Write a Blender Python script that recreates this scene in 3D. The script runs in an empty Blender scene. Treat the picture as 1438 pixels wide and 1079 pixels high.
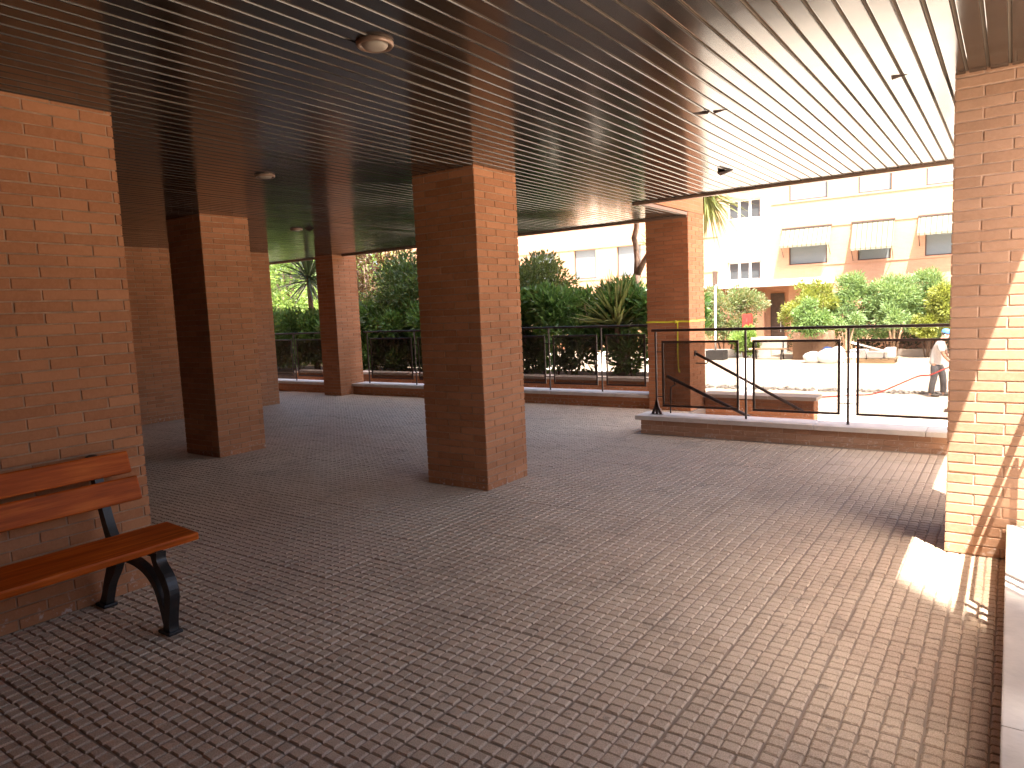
import bpy, bmesh, math, random
import numpy as np
from mathutils import Vector, Matrix
C = bpy.context.scene.collection
rnd = random.Random(7)
nr = np.random.default_rng(11)
R = math.radians

# ------------------------------------------------------------------ helpers
BASE = {}          # world location of every thing / part

def tag(o, label=None, cat=None, group=None, kind=None):
    if label: o['label'] = label
    if cat: o['category'] = cat
    if group: o['group'] = group
    if kind: o['kind'] = kind
    return o

def thing(name, label, cat, loc, group=None):
    o = bpy.data.objects.new(name, None)
    o.empty_display_size = .2
    C.objects.link(o); o.location = loc
    BASE[o.name] = Vector(loc)
    return tag(o, label, cat, group)

def mobj(name, verts, faces, mat, parent=None, smooth=False, loc=None):
    v = np.asarray(verts, dtype=float)
    if parent is not None:
        b = BASE[parent.name]
    elif loc is not None:
        b = Vector(loc)
    else:
        lo, hi = v.min(0), v.max(0)
        b = Vector(((lo[0]+hi[0])/2, (lo[1]+hi[1])/2, lo[2]))
    v = v - np.array(b)
    me = bpy.data.meshes.new(name)
    me.from_pydata(v.tolist(), [], [list(map(int, f)) for f in faces] if not isinstance(faces, np.ndarray) else faces.tolist())
    me.update()
    if smooth: me.polygons.foreach_set('use_smooth', [True]*len(me.polygons))
    for m in (mat if isinstance(mat, (list, tuple)) else [mat]):
        me.materials.append(m)
    o = bpy.data.objects.new(name, me)
    C.objects.link(o)
    if parent is not None:
        o.parent = parent
    else:
        o.location = b
    BASE[o.name] = b
    return o

class MB:
    """collects shapes that become ONE mesh"""
    def __init__(s): s.v = []; s.f = []
    def add(s, v, f):
        n = len(s.v); s.v += [tuple(p) for p in v]; s.f += [tuple(i+n for i in q) for q in f]; return s
    def box(s, a, b, bev=0.0):
        (x0, y0, z0), (x1, y1, z1) = a, b
        if bev <= 0:
            return s.add([(x0,y0,z0),(x1,y0,z0),(x1,y1,z0),(x0,y1,z0),(x0,y0,z1),(x1,y0,z1),(x1,y1,z1),(x0,y1,z1)],
                  [(0,3,2,1),(4,5,6,7),(0,1,5,4),(1,2,6,5),(2,3,7,6),(3,0,4,7)])
        bm = bmesh.new()
        bmesh.ops.create_cube(bm, size=1)
        for q in bm.verts:
            q.co = Vector(((x0+x1)/2+q.co.x*(x1-x0), (y0+y1)/2+q.co.y*(y1-y0), (z0+z1)/2+q.co.z*(z1-z0)))
        bmesh.ops.bevel(bm, geom=list(bm.edges), offset=bev, segments=2, affect='EDGES', profile=.6)
        return s.bm(bm)
    def bm(s, bm, M=None):
        bm.verts.index_update()
        if M is not None: bm.transform(M)
        s.add([q.co[:] for q in bm.verts], [[q.index for q in f.verts] for f in bm.faces]); bm.free(); return s
    def obox(s, c, size, M, bev=0.0):
        t = MB(); t.box((-size[0]/2,-size[1]/2,-size[2]/2), (size[0]/2,size[1]/2,size[2]/2), bev)
        return s.add([(Vector(c) + M @ Vector(p)) for p in t.v], t.f)
    def tube(s, pts, rad, n=8, cap=True):
        pts = [Vector(p) for p in pts]
        rads = rad if isinstance(rad, (list, tuple)) else [rad]*len(pts)
        rings = []; up = None
        for i, p in enumerate(pts):
            d = (pts[min(i+1, len(pts)-1)] - pts[max(i-1, 0)]).normalized()
            if up is None:
                up = d.orthogonal().normalized()
            up = (up - d*up.dot(d)).normalized(); w = d.cross(up)
            rings.append([p + (up*math.cos(2*math.pi*k/n) + w*math.sin(2*math.pi*k/n))*rads[i] for k in range(n)])
        v = [q for r in rings for q in r]; f = []
        for i in range(len(pts)-1):
            for k in range(n):
                f.append((i*n+k, i*n+(k+1) % n, (i+1)*n+(k+1) % n, (i+1)*n+k))
        if cap:
            f.append(tuple(range(n-1, -1, -1))); f.append(tuple((len(pts)-1)*n+k for k in range(n)))
        return s.add(v, f)
    def strip(s, pts, width, a, b, axis=1):
        """closed band along a path in x,z with given half widths, from y=a to y=b"""
        if len(pts) > 4:
            if not isinstance(width, (list, tuple)): width = [width]*len(pts)
            Q = [(p[0], p[1], w) for p, w in zip(pts, width)]; o = []
            for i in range(len(Q)-1):
                a_, b_, c_, d_ = Q[max(0, i-1)], Q[i], Q[i+1], Q[min(len(Q)-1, i+2)]
                for j in range(4):
                    t = j/4
                    o.append(tuple(.5*(2*b_[k]+(c_[k]-a_[k])*t+(2*a_[k]-5*b_[k]+4*c_[k]-d_[k])*t*t+(3*b_[k]-a_[k]-3*c_[k]+d_[k])*t**3) for k in range(3)))
            o.append(Q[-1]); pts = [(q[0], q[1]) for q in o]; width = [q[2] for q in o]
        P = [Vector((p[0], 0, p[1])) for p in pts]; L = []; Rr = []
        for i, p in enumerate(P):
            d = (P[min(i+1, len(P)-1)] - P[max(i-1, 0)]).normalized(); nrm = Vector((-d.z, 0, d.x))
            w = width[i] if isinstance(width, (list, tuple)) else width
            L.append(p+nrm*w); Rr.append(p-nrm*w)
        v = []; f = []
        for i in range(len(P)):
            for q, y in ((L[i], a), (L[i], b), (Rr[i], b), (Rr[i], a)):
                v.append((q.x, y, q.z))
        for i in range(len(P)-1):
            for k in range(4):
                f.append((i*4+k, i*4+(k+1) % 4, i*4+4+(k+1) % 4, i*4+4+k))
        f.append((3,2,1,0)); m = (len(P)-1)*4; f.append((m, m+1, m+2, m+3))
        return s.add(v, f)
    def lathe(s, prof, c, n=24):
        v = []; f = []
        for r, z in prof:
            for k in range(n):
                t = 2*math.pi*k/n; v.append((c[0]+r*math.cos(t), c[1]+r*math.sin(t), c[2]+z))
        for i in range(len(prof)-1):
            for k in range(n):
                f.append((i*n+k, i*n+(k+1) % n, (i+1)*n+(k+1) % n, (i+1)*n+k))
        f.append(tuple(range(n-1, -1, -1))); f.append(tuple((len(prof)-1)*n+k for k in range(n)))
        return s.add(v, f)
    def obj(s, name, mat, parent=None, smooth=False, loc=None):
        o = mobj(name, s.v, s.f, mat, parent, smooth, loc)
        return o

def fix_normals(o):
    bm = bmesh.new(); bm.from_mesh(o.data); bmesh.ops.recalc_face_normals(bm, faces=bm.faces); bm.to_mesh(o.data); bm.free(); return o

# ------------------------------------------------------------------ materials
class NT:
    def __init__(s, name):
        s.m = bpy.data.materials.new(name); s.m.use_nodes = True
        s.n = s.m.node_tree.nodes; s.l = s.m.node_tree.links
        s.bsdf = s.n['Principled BSDF']; s.out = s.n['Material Output']
    def new(s, t, **kw):
        q = s.n.new(t)
        for k, v in kw.items(): setattr(q, k, v)
        return q
    def put(s, sock, v):
        if hasattr(v, 'is_output') or isinstance(v, bpy.types.NodeSocket): s.l.new(v, sock)
        else: sock.default_value = v
    def math(s, op, a, b=0.0, c=None, clamp=False):
        q = s.new('ShaderNodeMath', operation=op, use_clamp=clamp)
        s.put(q.inputs[0], a); s.put(q.inputs[1], b)
        if c is not None: s.put(q.inputs[2], c)
        return q.outputs[0]
    def mix(s, f, a, b, blend='MIX'):
        q = s.new('ShaderNodeMix', data_type='RGBA', blend_type=blend)
        s.put(q.inputs['Factor'], f); s.put(q.inputs[6], a); s.put(q.inputs[7], b)
        return q.outputs[2]
    def pos(s):
        return s.new('ShaderNodeNewGeometry').outputs['Position']
    def noise(s, vec, scale, detail=3, rough=.5, out='Fac'):
        q = s.new('ShaderNodeTexNoise'); s.l.new(vec, q.inputs['Vector'])
        q.inputs['Scale'].default_value = scale; q.inputs['Detail'].default_value = detail; q.inputs['Roughness'].default_value = rough
        return q.outputs[out]
    def ramp(s, f, stops):
        q = s.new('ShaderNodeValToRGB'); s.l.new(f, q.inputs['Fac'])
        e = q.color_ramp.elements
        while len(e) < len(stops): e.new(.5)
        for k, (p, c) in enumerate(stops):
            e[k].position = p; e[k].color = c if len(c) == 4 else (*c, 1)
        return q.outputs['Color']
    def bump(s, h, strength=.5, dist=.01):
        q = s.new('ShaderNodeBump'); s.l.new(h, q.inputs['Height'])
        q.inputs['Strength'].default_value = strength; q.inputs['Distance'].default_value = dist
        s.l.new(q.outputs['Normal'], s.bsdf.inputs['Normal']); return q

def c4(c): return (*c, 1)

def plain(name, col, rough=.6, metal=0.0, var=.12, scale=6.0, bump=.0, spec=.5):
    t = NT(name); p = t.pos()
    n = t.noise(p, scale, 5, .6)
    lo = tuple(max(0, q*(1-var)) for q in col); hi = tuple(min(1, q*(1+var)) for q in col)
    t.put(t.bsdf.inputs['Base Color'], t.ramp(n, [(.3, lo), (.7, hi)]))
    t.bsdf.inputs['Roughness'].default_value = rough; t.bsdf.inputs['Metallic'].default_value = metal
    t.bsdf.inputs['Specular IOR Level'].default_value = spec
    if bump: t.bump(t.noise(p, scale*8, 4), bump, .005)
    return t.m

def brick_mat(name, col, col2, mortar, bw=.285, rh=.0625, ms=.009, dirt=.25):
    t = NT(name); g = t.new('ShaderNodeNewGeometry')
    sp = t.new('ShaderNodeSeparateXYZ'); t.l.new(g.outputs['Position'], sp.inputs[0])
    sn = t.new('ShaderNodeSeparateXYZ'); t.l.new(g.outputs['True Normal'], sn.inputs[0])
    ax = t.math('GREATER_THAN', t.math('ABSOLUTE', sn.outputs[0]), .7)
    u = t.math('ADD', t.math('MULTIPLY', sp.outputs[1], ax), t.math('MULTIPLY', sp.outputs[0], t.math('SUBTRACT', 1.0, ax)))
    cb = t.new('ShaderNodeCombineXYZ'); t.l.new(u, cb.inputs[0]); t.l.new(sp.outputs[2], cb.inputs[1])
    # uneven joints
    nz = t.new('ShaderNodeTexNoise'); t.l.new(cb.outputs[0], nz.inputs['Vector']); nz.inputs['Scale'].default_value = 9; nz.inputs['Detail'].default_value = 2
    vm = t.new('ShaderNodeVectorMath', operation='MULTIPLY_ADD'); t.l.new(nz.outputs['Color'], vm.inputs[0]); vm.inputs[1].default_value = (.012, .008, 0); t.l.new(cb.outputs[0], vm.inputs[2])
    b = t.new('ShaderNodeTexBrick'); t.l.new(vm.outputs[0], b.inputs['Vector'])
    b.offset = .5; b.inputs['Scale'].default_value = 1
    b.inputs['Brick Width'].default_value = bw; b.inputs['Row Height'].default_value = rh
    b.inputs['Mortar Size'].default_value = ms/2; b.inputs['Mortar Smooth'].default_value = .35; b.inputs['Bias'].default_value = 0
    b.inputs['Color1'].default_value = c4(col); b.inputs['Color2'].default_value = c4(col2); b.inputs['Mortar'].default_value = c4(mortar)
    # blotches of weather + small pits
    n1 = t.noise(g.outputs['Position'], 1.7, 4, .6)
    n2 = t.noise(g.outputs['Position'], 60, 4, .7)
    cc = t.mix(t.math('MULTIPLY', n1, dirt), b.outputs['Color'], (col2[0]*.62, col2[1]*.55, col2[2]*.5, 1))
    cc = t.mix(t.math('MULTIPLY', t.math('SUBTRACT', n2, .35, clamp=True), .5), cc, (min(1, col[0]*1.25), min(1, col[1]*1.3), min(1, col[2]*1.4), 1))
    # missing mortar: some joints are raked dark, others filled pale
    nj = t.noise(g.outputs['Position'], 5.5, 2)
    jm = t.ramp(nj, [(.36, (.8, .76, .76)), (.5, (1, 1, 1)), (.75, (1.1, 1.1, 1.1))])
    cj = t.mix(1.0, b.outputs['Color'], jm, 'MULTIPLY')
    cc = t.mix(b.outputs['Fac'], cc, cj)
    # pale salts and scuffs creeping up from the floor
    fl = t.math('MULTIPLY', t.math('SUBTRACT', .16, t.math('ABSOLUTE', sp.outputs[2]), clamp=True), 6.0, clamp=True)
    sp_ = t.math('MULTIPLY', t.math('SUBTRACT', t.noise(g.outputs['Position'], 26, 4, .65), .56, clamp=True), 9.0, clamp=True)
    cc = t.mix(t.math('MULTIPLY', fl, sp_), cc, (.62, .52, .45, 1))
    t.put(t.bsdf.inputs['Base Color'], cc)
    t.bsdf.inputs['Roughness'].default_value = .8; t.bsdf.inputs['Specular IOR Level'].default_value = .3
    h = t.math('ADD', t.math('MULTIPLY', t.math('SUBTRACT', 1.0, b.outputs['Fac']), 1.0), t.math('MULTIPLY', n2, .25))
    t.bump(h, .55, .006)
    return t.m

def leaf_mat(name, stops, rough=.42, trans=.35, spec=.5):
    t = NT(name); g = t.new('ShaderNodeNewGeometry')
    n = t.noise(g.outputs['Position'], .9, 2)
    f = t.math('ADD', t.math('MULTIPLY', g.outputs['Random Per Island'], .75), t.math('MULTIPLY', n, .25))
    col = t.ramp(f, stops)
    t.put(t.bsdf.inputs['Base Color'], col)
    t.bsdf.inputs['Roughness'].default_value = rough; t.bsdf.inputs['Specular IOR Level'].default_value = spec
    tr = t.new('ShaderNodeBsdfTranslucent'); t.l.new(t.mix(.6, col, c4((stops[-1][1][0]*1.3, stops[-1][1][1]*1.3, stops[-1][1][2]*.7))), tr.inputs['Color'])
    mx = t.new('ShaderNodeMixShader'); mx.inputs[0].default_value = trans
    t.l.new(t.bsdf.outputs[0], mx.inputs[1]); t.l.new(tr.outputs[0], mx.inputs[2]); t.l.new(mx.outputs[0], t.out.inputs['Surface'])
    return t.m

def wood_mat(name, c1, c2, axis=1, rough=.45):
    t = NT(name); p = t.pos(); mp = t.new('ShaderNodeMapping'); t.l.new(p, mp.inputs[0])
    sc = [30, 30, 30]; sc[axis] = 1.6; mp.inputs['Scale'].default_value = sc
    n = t.noise(mp.outputs[0], 1.3, 6, .65)
    n2 = t.noise(p, 3, 2)
    f = t.math('ADD', t.math('MULTIPLY', n, .75), t.math('MULTIPLY', n2, .25))
    t.put(t.bsdf.inputs['Base Color'], t.ramp(f, [(.36, tuple(q*.62 for q in c1)), (.5, c1), (.64, c2)]))
    t.bsdf.inputs['Roughness'].default_value = rough
    t.bsdf.inputs['Specular IOR Level'].default_value = .12; t.bsdf.inputs['Coat Roughness'].default_value = .2
    t.bump(n, .15, .003); return t.m

def pads_mat():
    t = NT('cobbled_tile'); g = t.new('ShaderNodeNewGeometry'); p = g.outputs['Position']
    sp = t.new('ShaderNodeSeparateXYZ'); t.l.new(p, sp.inputs[0])
    # one tone per 0.4 m tile
    cb = t.new('ShaderNodeCombineXYZ')
    t.l.new(t.math('FLOOR', t.math('DIVIDE', t.math('ADD', sp.outputs[0], .225), .4)), cb.inputs[0])
    t.l.new(t.math('FLOOR', t.math('DIVIDE', t.math('SUBTRACT', sp.outputs[1], 3.15), .4)), cb.inputs[1])
    wn = t.new('ShaderNodeTexWhiteNoise', noise_dimensions='2D'); t.l.new(cb.outputs[0], wn.inputs['Vector'])
    f = t.math('ADD', t.math('MULTIPLY', g.outputs['Random Per Island'], .55), t.math('MULTIPLY', wn.outputs['Value'], .45))
    base = t.ramp(f, [(.1, (.49, .365, .255)), (.5, (.59, .45, .32)), (.95, (.68, .54, .40))])
    # reddish wear zones
    n = t.noise(p, .55, 3, .55)
    red = t.ramp(n, [(.46, (0, 0, 0)), (.64, (1, 1, 1))])
    base = t.mix(t.math('MULTIPLY', red, .5), base, (.50, .335, .25, 1))
    # dark stains and gum spots
    s1 = t.noise(p, 2.3, 5, .7); st = t.ramp(s1, [(.53, (0, 0, 0)), (.66, (1, 1, 1))])
    base = t.mix(t.math('MULTIPLY', st, .38), base, (.10, .075, .06, 1))
    s2 = t.noise(p, 14, 2, .4); sg = t.ramp(s2, [(.67, (0, 0, 0)), (.72, (1, 1, 1))])
    base = t.mix(t.math('MULTIPLY', sg, .6), base, (.06, .045, .04, 1))
    # speckled aggregate
    s3 = t.noise(p, 220, 2, .6)
    base = t.mix(.45, base, t.ramp(s3, [(.35, (.29, .205, .14)), (.5, (.54, .415, .30)), (.68, (.80, .66, .51))]))
    # grime low in the grooves
    dz = t.math('MULTIPLY', t.math('ADD', sp.outputs[2], .0088), 330.0, clamp=True)
    base = t.mix(dz, (.26, .195, .145, 1), base)
    t.put(t.bsdf.inputs['Base Color'], base)
    t.put(t.bsdf.inputs['Roughness'], t.math('ADD', .5, t.math('MULTIPLY', s1, .3)))
    t.bsdf.inputs['Specular IOR Level'].default_value = .45
    t.bump(t.math('ADD', s3, t.math('MULTIPLY', t.noise(p, 70, 4, .6), .8)), .45, .003)
    return t.m

def slat_mat():
    t = NT('lacquered_slat'); p = t.pos()
    n = t.noise(p, 3.0, 4, .6)
    mp = t.new('ShaderNodeMapping'); t.l.new(p, mp.inputs[0]); mp.inputs['Scale'].default_value = (10, .5, 1)
    n2 = t.noise(mp.outputs[0], 1.0, 3, .6)
    t.put(t.bsdf.inputs['Base Color'], t.ramp(n2, [(.3, SLAT_LO), (.7, SLAT_HI)]))
    t.bsdf.inputs['Metallic'].default_value = SLAT_METAL
    t.put(t.bsdf.inputs['Roughness'], t.math('ADD', SLAT_ROUGH, t.math('MULTIPLY', n, .12)))
    t.bump(t.noise(mp.outputs[0], .6, 1), .03, .004); t.bsdf.inputs['Specular IOR Level'].default_value = .8
    return t.m
SLAT_LO, SLAT_HI, SLAT_METAL, SLAT_ROUGH = (.040, .034, .0275), (.055, .047, .039), .45, .10

M = dict(
    brick=brick_mat('orange_brick', (.46, .192, .084), (.39, .155, .066), (.43, .235, .135)),
    brick_glare=brick_mat('glare_brick', (.45, .262, .160), (.40, .225, .135), (.46, .31, .215)),  # same orange brick, paled so its colour carries the daylight glare
    brick_far=brick_mat('far_brick', (.52, .275, .165), (.48, .25, .15), (.52, .31, .20), dirt=.08),
    brick_pale=brick_mat('pale_brick', (.20, .115, .065), (.165, .09, .052), (.22, .16, .11), .26, .075),
    pads=pads_mat(), slat=slat_mat(),
    stone=plain('coping_stone', (.60, .53, .46), .6, var=.14, scale=5, bump=.25),
    iron=plain('brown_iron', (.055, .032, .024), .38, .3, .2, 9),
    black=plain('cast_iron', (.022, .020, .020), .42, .2, .25, 14, bump=.1),
    trim=plain('brown_trim', (.30, .195, .135), .4, .3, .12, 5),
    wood=wood_mat('varnished_wood', (.44, .082, .008), (.60, .14, .017)),
    court=plain('courtyard_concrete', (.55, .48, .39), .85, var=.14, scale=1.3, bump=.3),
    soil=plain('garden_soil', (.10, .07, .05), .95, var=.35, scale=4, bump=.5),
    white=plain('white_paint', (.78, .77, .74), .5, var=.05),
    frame=plain('window_frame', (.72, .71, .68), .4, var=.04),
    dframe=plain('dark_frame', (.10, .07, .055), .4, .3),
    shutter=plain('roller_shutter', (.60, .63, .62), .5, var=.06),
    awning=None,
    door=plain('door_wood', (.09, .055, .04), .4, var=.3),
    glass=plain('window_glass', (.06, .07, .075), .08, 0, .1, 2, spec=.8),
    bark=plain('bark', (.16, .10, .07), .9, var=.4, scale=11, bump=.8),
    palebark=plain('pale_bark', (.36, .24, .15), .9, var=.3, scale=11, bump=.6),
    concrete=plain('concrete_block', (.045, .043, .042), .9, var=.2, scale=5, bump=.5),
    tape=plain('yellow_tape', (.82, .80, .07), .4, var=.05),
    red=plain('red_plastic', (.40, .022, .016), .4, var=.1),
    hose=plain('red_hose', (.40, .025, .02), .4, var=.1),
    bag=plain('white_sack', (.74, .74, .74), .7, var=.06, scale=8, bump=.3),
    blue=plain('blue_tarp', (.035, .085, .27), .5, var=.2, scale=8, bump=.3),
    pallet=wood_mat('pallet_wood', (.32, .22, .13), (.46, .34, .21), 0, .75),
    rubble=plain('rubble', (.24, .22, .20), .95, var=.5, scale=9, bump=.6),
    lamp=plain('lamp_diffuser', (.40, .33, .26), .45, var=.05),
    skin=plain('skin', (.50, .29, .20), .5, var=.08, scale=12),
    shirt=plain('white_cotton', (.66, .66, .67), .85, var=.06, scale=9, bump=.4),
    jeans=plain('grey_trousers', (.085, .085, .095), .85, var=.25, scale=9, bump=.5),
    cap=plain('blue_cap', (.04, .13, .31), .7, var=.1),
    hair=plain('dark_hair', (.03, .022, .018), .6),
    shoe=plain('dark_shoe', (.05, .045, .04), .6),
)

def screen_mat():
    # perforated brown metal sheet: half holes, half paint
    t = NT('perforated_sheet')
    t.bsdf.inputs['Base Color'].default_value = (.055, .042, .034, 1); t.bsdf.inputs['Roughness'].default_value = .6; t.bsdf.inputs['Specular IOR Level'].default_value = .2
    tr = t.new('ShaderNodeBsdfTransparent'); tr.inputs['Color'].default_value = (.92, .88, .84, 1)
    p = t.pos(); n = t.noise(p, 3, 2)
    mx = t.new('ShaderNodeMixShader'); t.l.new(t.math('ADD', .36, t.math('MULTIPLY', n, .08)), mx.inputs[0])
    t.l.new(tr.outputs[0], mx.inputs[1]); t.l.new(t.bsdf.outputs[0], mx.inputs[2]); t.l.new(mx.outputs[0], t.out.inputs['Surface'])
    return t.m
M['screen'] = screen_mat()
M['groove'] = plain('slat_joint', (.155, .122, .093), .85, var=.1, scale=4, spec=.2)

def awning_mat():
    t = NT('striped_awning'); sp = t.new('ShaderNodeSeparateXYZ'); t.l.new(t.pos(), sp.inputs[0])
    f = t.math('FRACT', t.math('DIVIDE', sp.outputs[0], .22)); s = t.math('GREATER_THAN', f, .8)
    t.put(t.bsdf.inputs['Base Color'], t.mix(s, (.17, .158, .112, 1), (.085, .072, .038, 1)))
    t.bsdf.inputs['Roughness'].default_value = .9; return t.m
M['awning'] = awning_mat()

def shutter_mat():
    t = NT('slatted_shutter'); sp = t.new('ShaderNodeSeparateXYZ'); t.l.new(t.pos(), sp.inputs[0])
    f = t.math('FRACT', t.math('DIVIDE', sp.outputs[2], .055))
    h = t.math('ABSOLUTE', t.math('SUBTRACT', f, .5))
    t.put(t.bsdf.inputs['Base Color'], t.mix(t.math('GREATER_THAN', h, .42), (.18, .20, .205, 1), (.12, .135, .14, 1)))
    t.bsdf.inputs['Roughness'].default_value = .5; t.bump(h, .4, .01); return t.m
M['shutter'] = shutter_mat()

LF = dict(
    laurel=leaf_mat('laurel_leaf', [(.15, (.035, .080, .022)), (.5, (.065, .140, .036)), (.9, (.13, .225, .06))], .32),
    dark=leaf_mat('dark_leaf', [(.15, (.024, .048, .017)), (.55, (.045, .085, .027)), (.95, (.10, .15, .045))], .38),
    pitto=leaf_mat('olive_leaf', [(.15, (.035, .055, .018)), (.55, (.065, .095, .030)), (.95, (.13, .16, .055))], .36),
    yucca=leaf_mat('yucca_blade', [(.15, (.065, .10, .03)), (.55, (.135, .165, .05)), (.95, (.32, .29, .12))], .4, .25),
    yuccad=leaf_mat('dark_blade', [(.15, (.030, .050, .022)), (.55, (.055, .085, .035)), (.95, (.12, .15, .07))], .35, .2),
    brown=leaf_mat('bronze_leaf', [(.15, (.035, .018, .012)), (.55, (.085, .040, .020)), (.95, (.13, .085, .03))], .4, .4),
    sunny=leaf_mat('bright_leaf', [(.1, (.10, .17, .04)), (.5, (.16, .25, .06)), (.9, (.24, .33, .09))], .5, .4),
    olean=leaf_mat('oleander_leaf', [(.1, (.09, .15, .05)), (.5, (.155, .24, .085)), (.9, (.25, .33, .14))], .45, .35),
    yellow=leaf_mat('golden_leaf', [(.1, (.11, .135, .022)), (.5, (.175, .20, .035)), (.9, (.26, .28, .06))], .5, .4),
    green=leaf_mat('planter_leaf', [(.1, (.07, .13, .032)), (.5, (.12, .20, .058)), (.9, (.20, .29, .10))], .45, .35),
    mixed=leaf_mat('mottled_leaf', [(.1, (.07, .12, .03)), (.45, (.10, .18, .05)), (.7, (.17, .21, .10)), (.95, (.30, .22, .13))], .5, .35),
)

# ------------------------------------------------------------------ foliage builders
def unit(a): return a/np.maximum(1e-9, np.linalg.norm(a, axis=-1, keepdims=True))

def leaves(pos, d, L, W):
    n = len(pos); d = unit(d); r = unit(nr.normal(size=(n, 3)))
    s = unit(np.cross(d, r)); up = np.cross(s, d)
    L = L*(.65+.7*nr.random((n, 1))); W = W*(.7+.6*nr.random((n, 1)))
    v = np.stack([pos, pos+d*L*.45+s*W*.5+up*W*.18, pos+d*L-up*L*.14, pos+d*L*.45-s*W*.5+up*W*.18, pos+d*L*.5], 1).reshape(-1, 3)
    b = (np.arange(n)*5)[:, None]
    f = np.concatenate([b+np.array([[0, 4, 1]]), b+np.array([[1, 4, 2]]), b+np.array([[0, 3, 4]]), b+np.array([[3, 2, 4]])], 0)
    return v, f

def crown_pts(c, rad, n, k=26, cl=.34, inner=.45, squash=1.0):
    c = np.array(c, float); rad = np.array(rad, float)
    d = unit(nr.normal(size=(k, 3))); rr = inner+(1-inner)*nr.random((k, 1))**.6
    cc = c+d*rad*rr*.86
    size = cl*rad.mean()*(.55+.8*nr.random(k))
    w = size**2; w /= w.sum()
    ix = nr.choice(k, n, p=w)
    q = unit(nr.normal(size=(n, 3)))*(nr.random((n, 1))**.42)
    off = q*size[ix][:, None]*np.array([1, 1, .8*squash])
    p = cc[ix]+off
    out = unit((p-c)/rad)
    dirs = unit(q*.9+out*.6+nr.normal(size=(n, 3))*.45+np.array([0, 0, .25]))
    return p, dirs

def bush(name, label, cat, c, rad, n, L, W, mat, zbase, k=26, cl=.34, stems=5, group=None, bark='bark', zmin=None, rstem=.03):
    t = thing(name, label, cat, (c[0], c[1], zbase), group)
    p, d = crown_pts(c, rad, n, k, cl)
    if zmin is not None:
        ok = p[:, 2] > zmin+.1*nr.random(len(p)); p, d = p[ok], d[ok]
    v, f = leaves(p, d, L, W)
    mobj('foliage', v, f, mat, t)
    for i in range(stems):
        mb = MB(); a = 2*math.pi*(i+rnd.random())/stems; r0 = rad[0]*.12
        top = (c[0]+rad[0]*.5*math.cos(a), c[1]+rad[1]*.5*math.sin(a), c[2]+rad[2]*(.1+.4*rnd.random()))
        b0 = (c[0]+r0*math.cos(a), c[1]+r0*math.sin(a), zbase)
        mid = tuple((x+y)/2+rnd.uniform(-.08, .08) for x, y in zip(b0, top))
        mb.tube([b0, mid, top], [rstem, rstem*.75, rstem*.35], 6)
        mb.obj('stem', M[bark], t, True)
    return t

def blades(c, n, L, W, e0, e1, droop, seg=5):
    v = []; f = []
    for i in range(n):
        az = 2*math.pi*rnd.random(); el = R(rnd.uniform(e0, e1)); l = L*rnd.uniform(.75, 1.08); w = W*rnd.uniform(.8, 1.15)
        d = Vector((math.cos(az)*math.cos(el), math.sin(az)*math.cos(el), math.sin(el)))
        s = Vector((-math.sin(az), math.cos(az), rnd.uniform(-.3, .3))).normalized()
        p = Vector(c)+d*.04+Vector((0, 0, rnd.uniform(-.12, .12))); dr = droop*rnd.uniform(.6, 1.4)
        b = len(v)
        for k in range(seg+1):
            t = k/seg; ww = w*(.55+.9*t if t < .4 else .91*(1-t)/.6+.02)*.5
            up = d.cross(s).normalized()
            v += [tuple(p-s*ww), tuple(p+up*ww*-.5), tuple(p+s*ww)]
            d = (d+Vector((0, 0, -dr*(t+.25)/seg*2))).normalized(); p = p+d*(l/seg)
        for k in range(seg):
            q = b+k*3
            f += [(q, q+1, q+4, q+3), (q+1, q+2, q+5, q+4)]
    return v, f

# ------------------------------------------------------------------ ground and floor
H = 2.83
GZ = -1.15

def struct(name, mb, mat, loc=None):
    return tag(mb.obj(name, mat, loc=loc), kind='structure')

g = MB(); g.add([(-120, -40, GZ), (60, -40, GZ), (60, 140, GZ), (-120, 140, GZ)], [(0, 1, 2, 3)])
tag(struct('courtyard_ground', g, M['court']), 'pale sunlit concrete ground of the courtyard')
g = MB(); g.box((.365, -25, GZ-.1), (16, 8.3, -.03))  # floor-level slab out of view, added to throw sunlight up under the ceiling
tag(struct('bounce_pavement', g, M['court']), 'unseen sunlit pavement added outside the right edge to bounce light inward')

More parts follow.
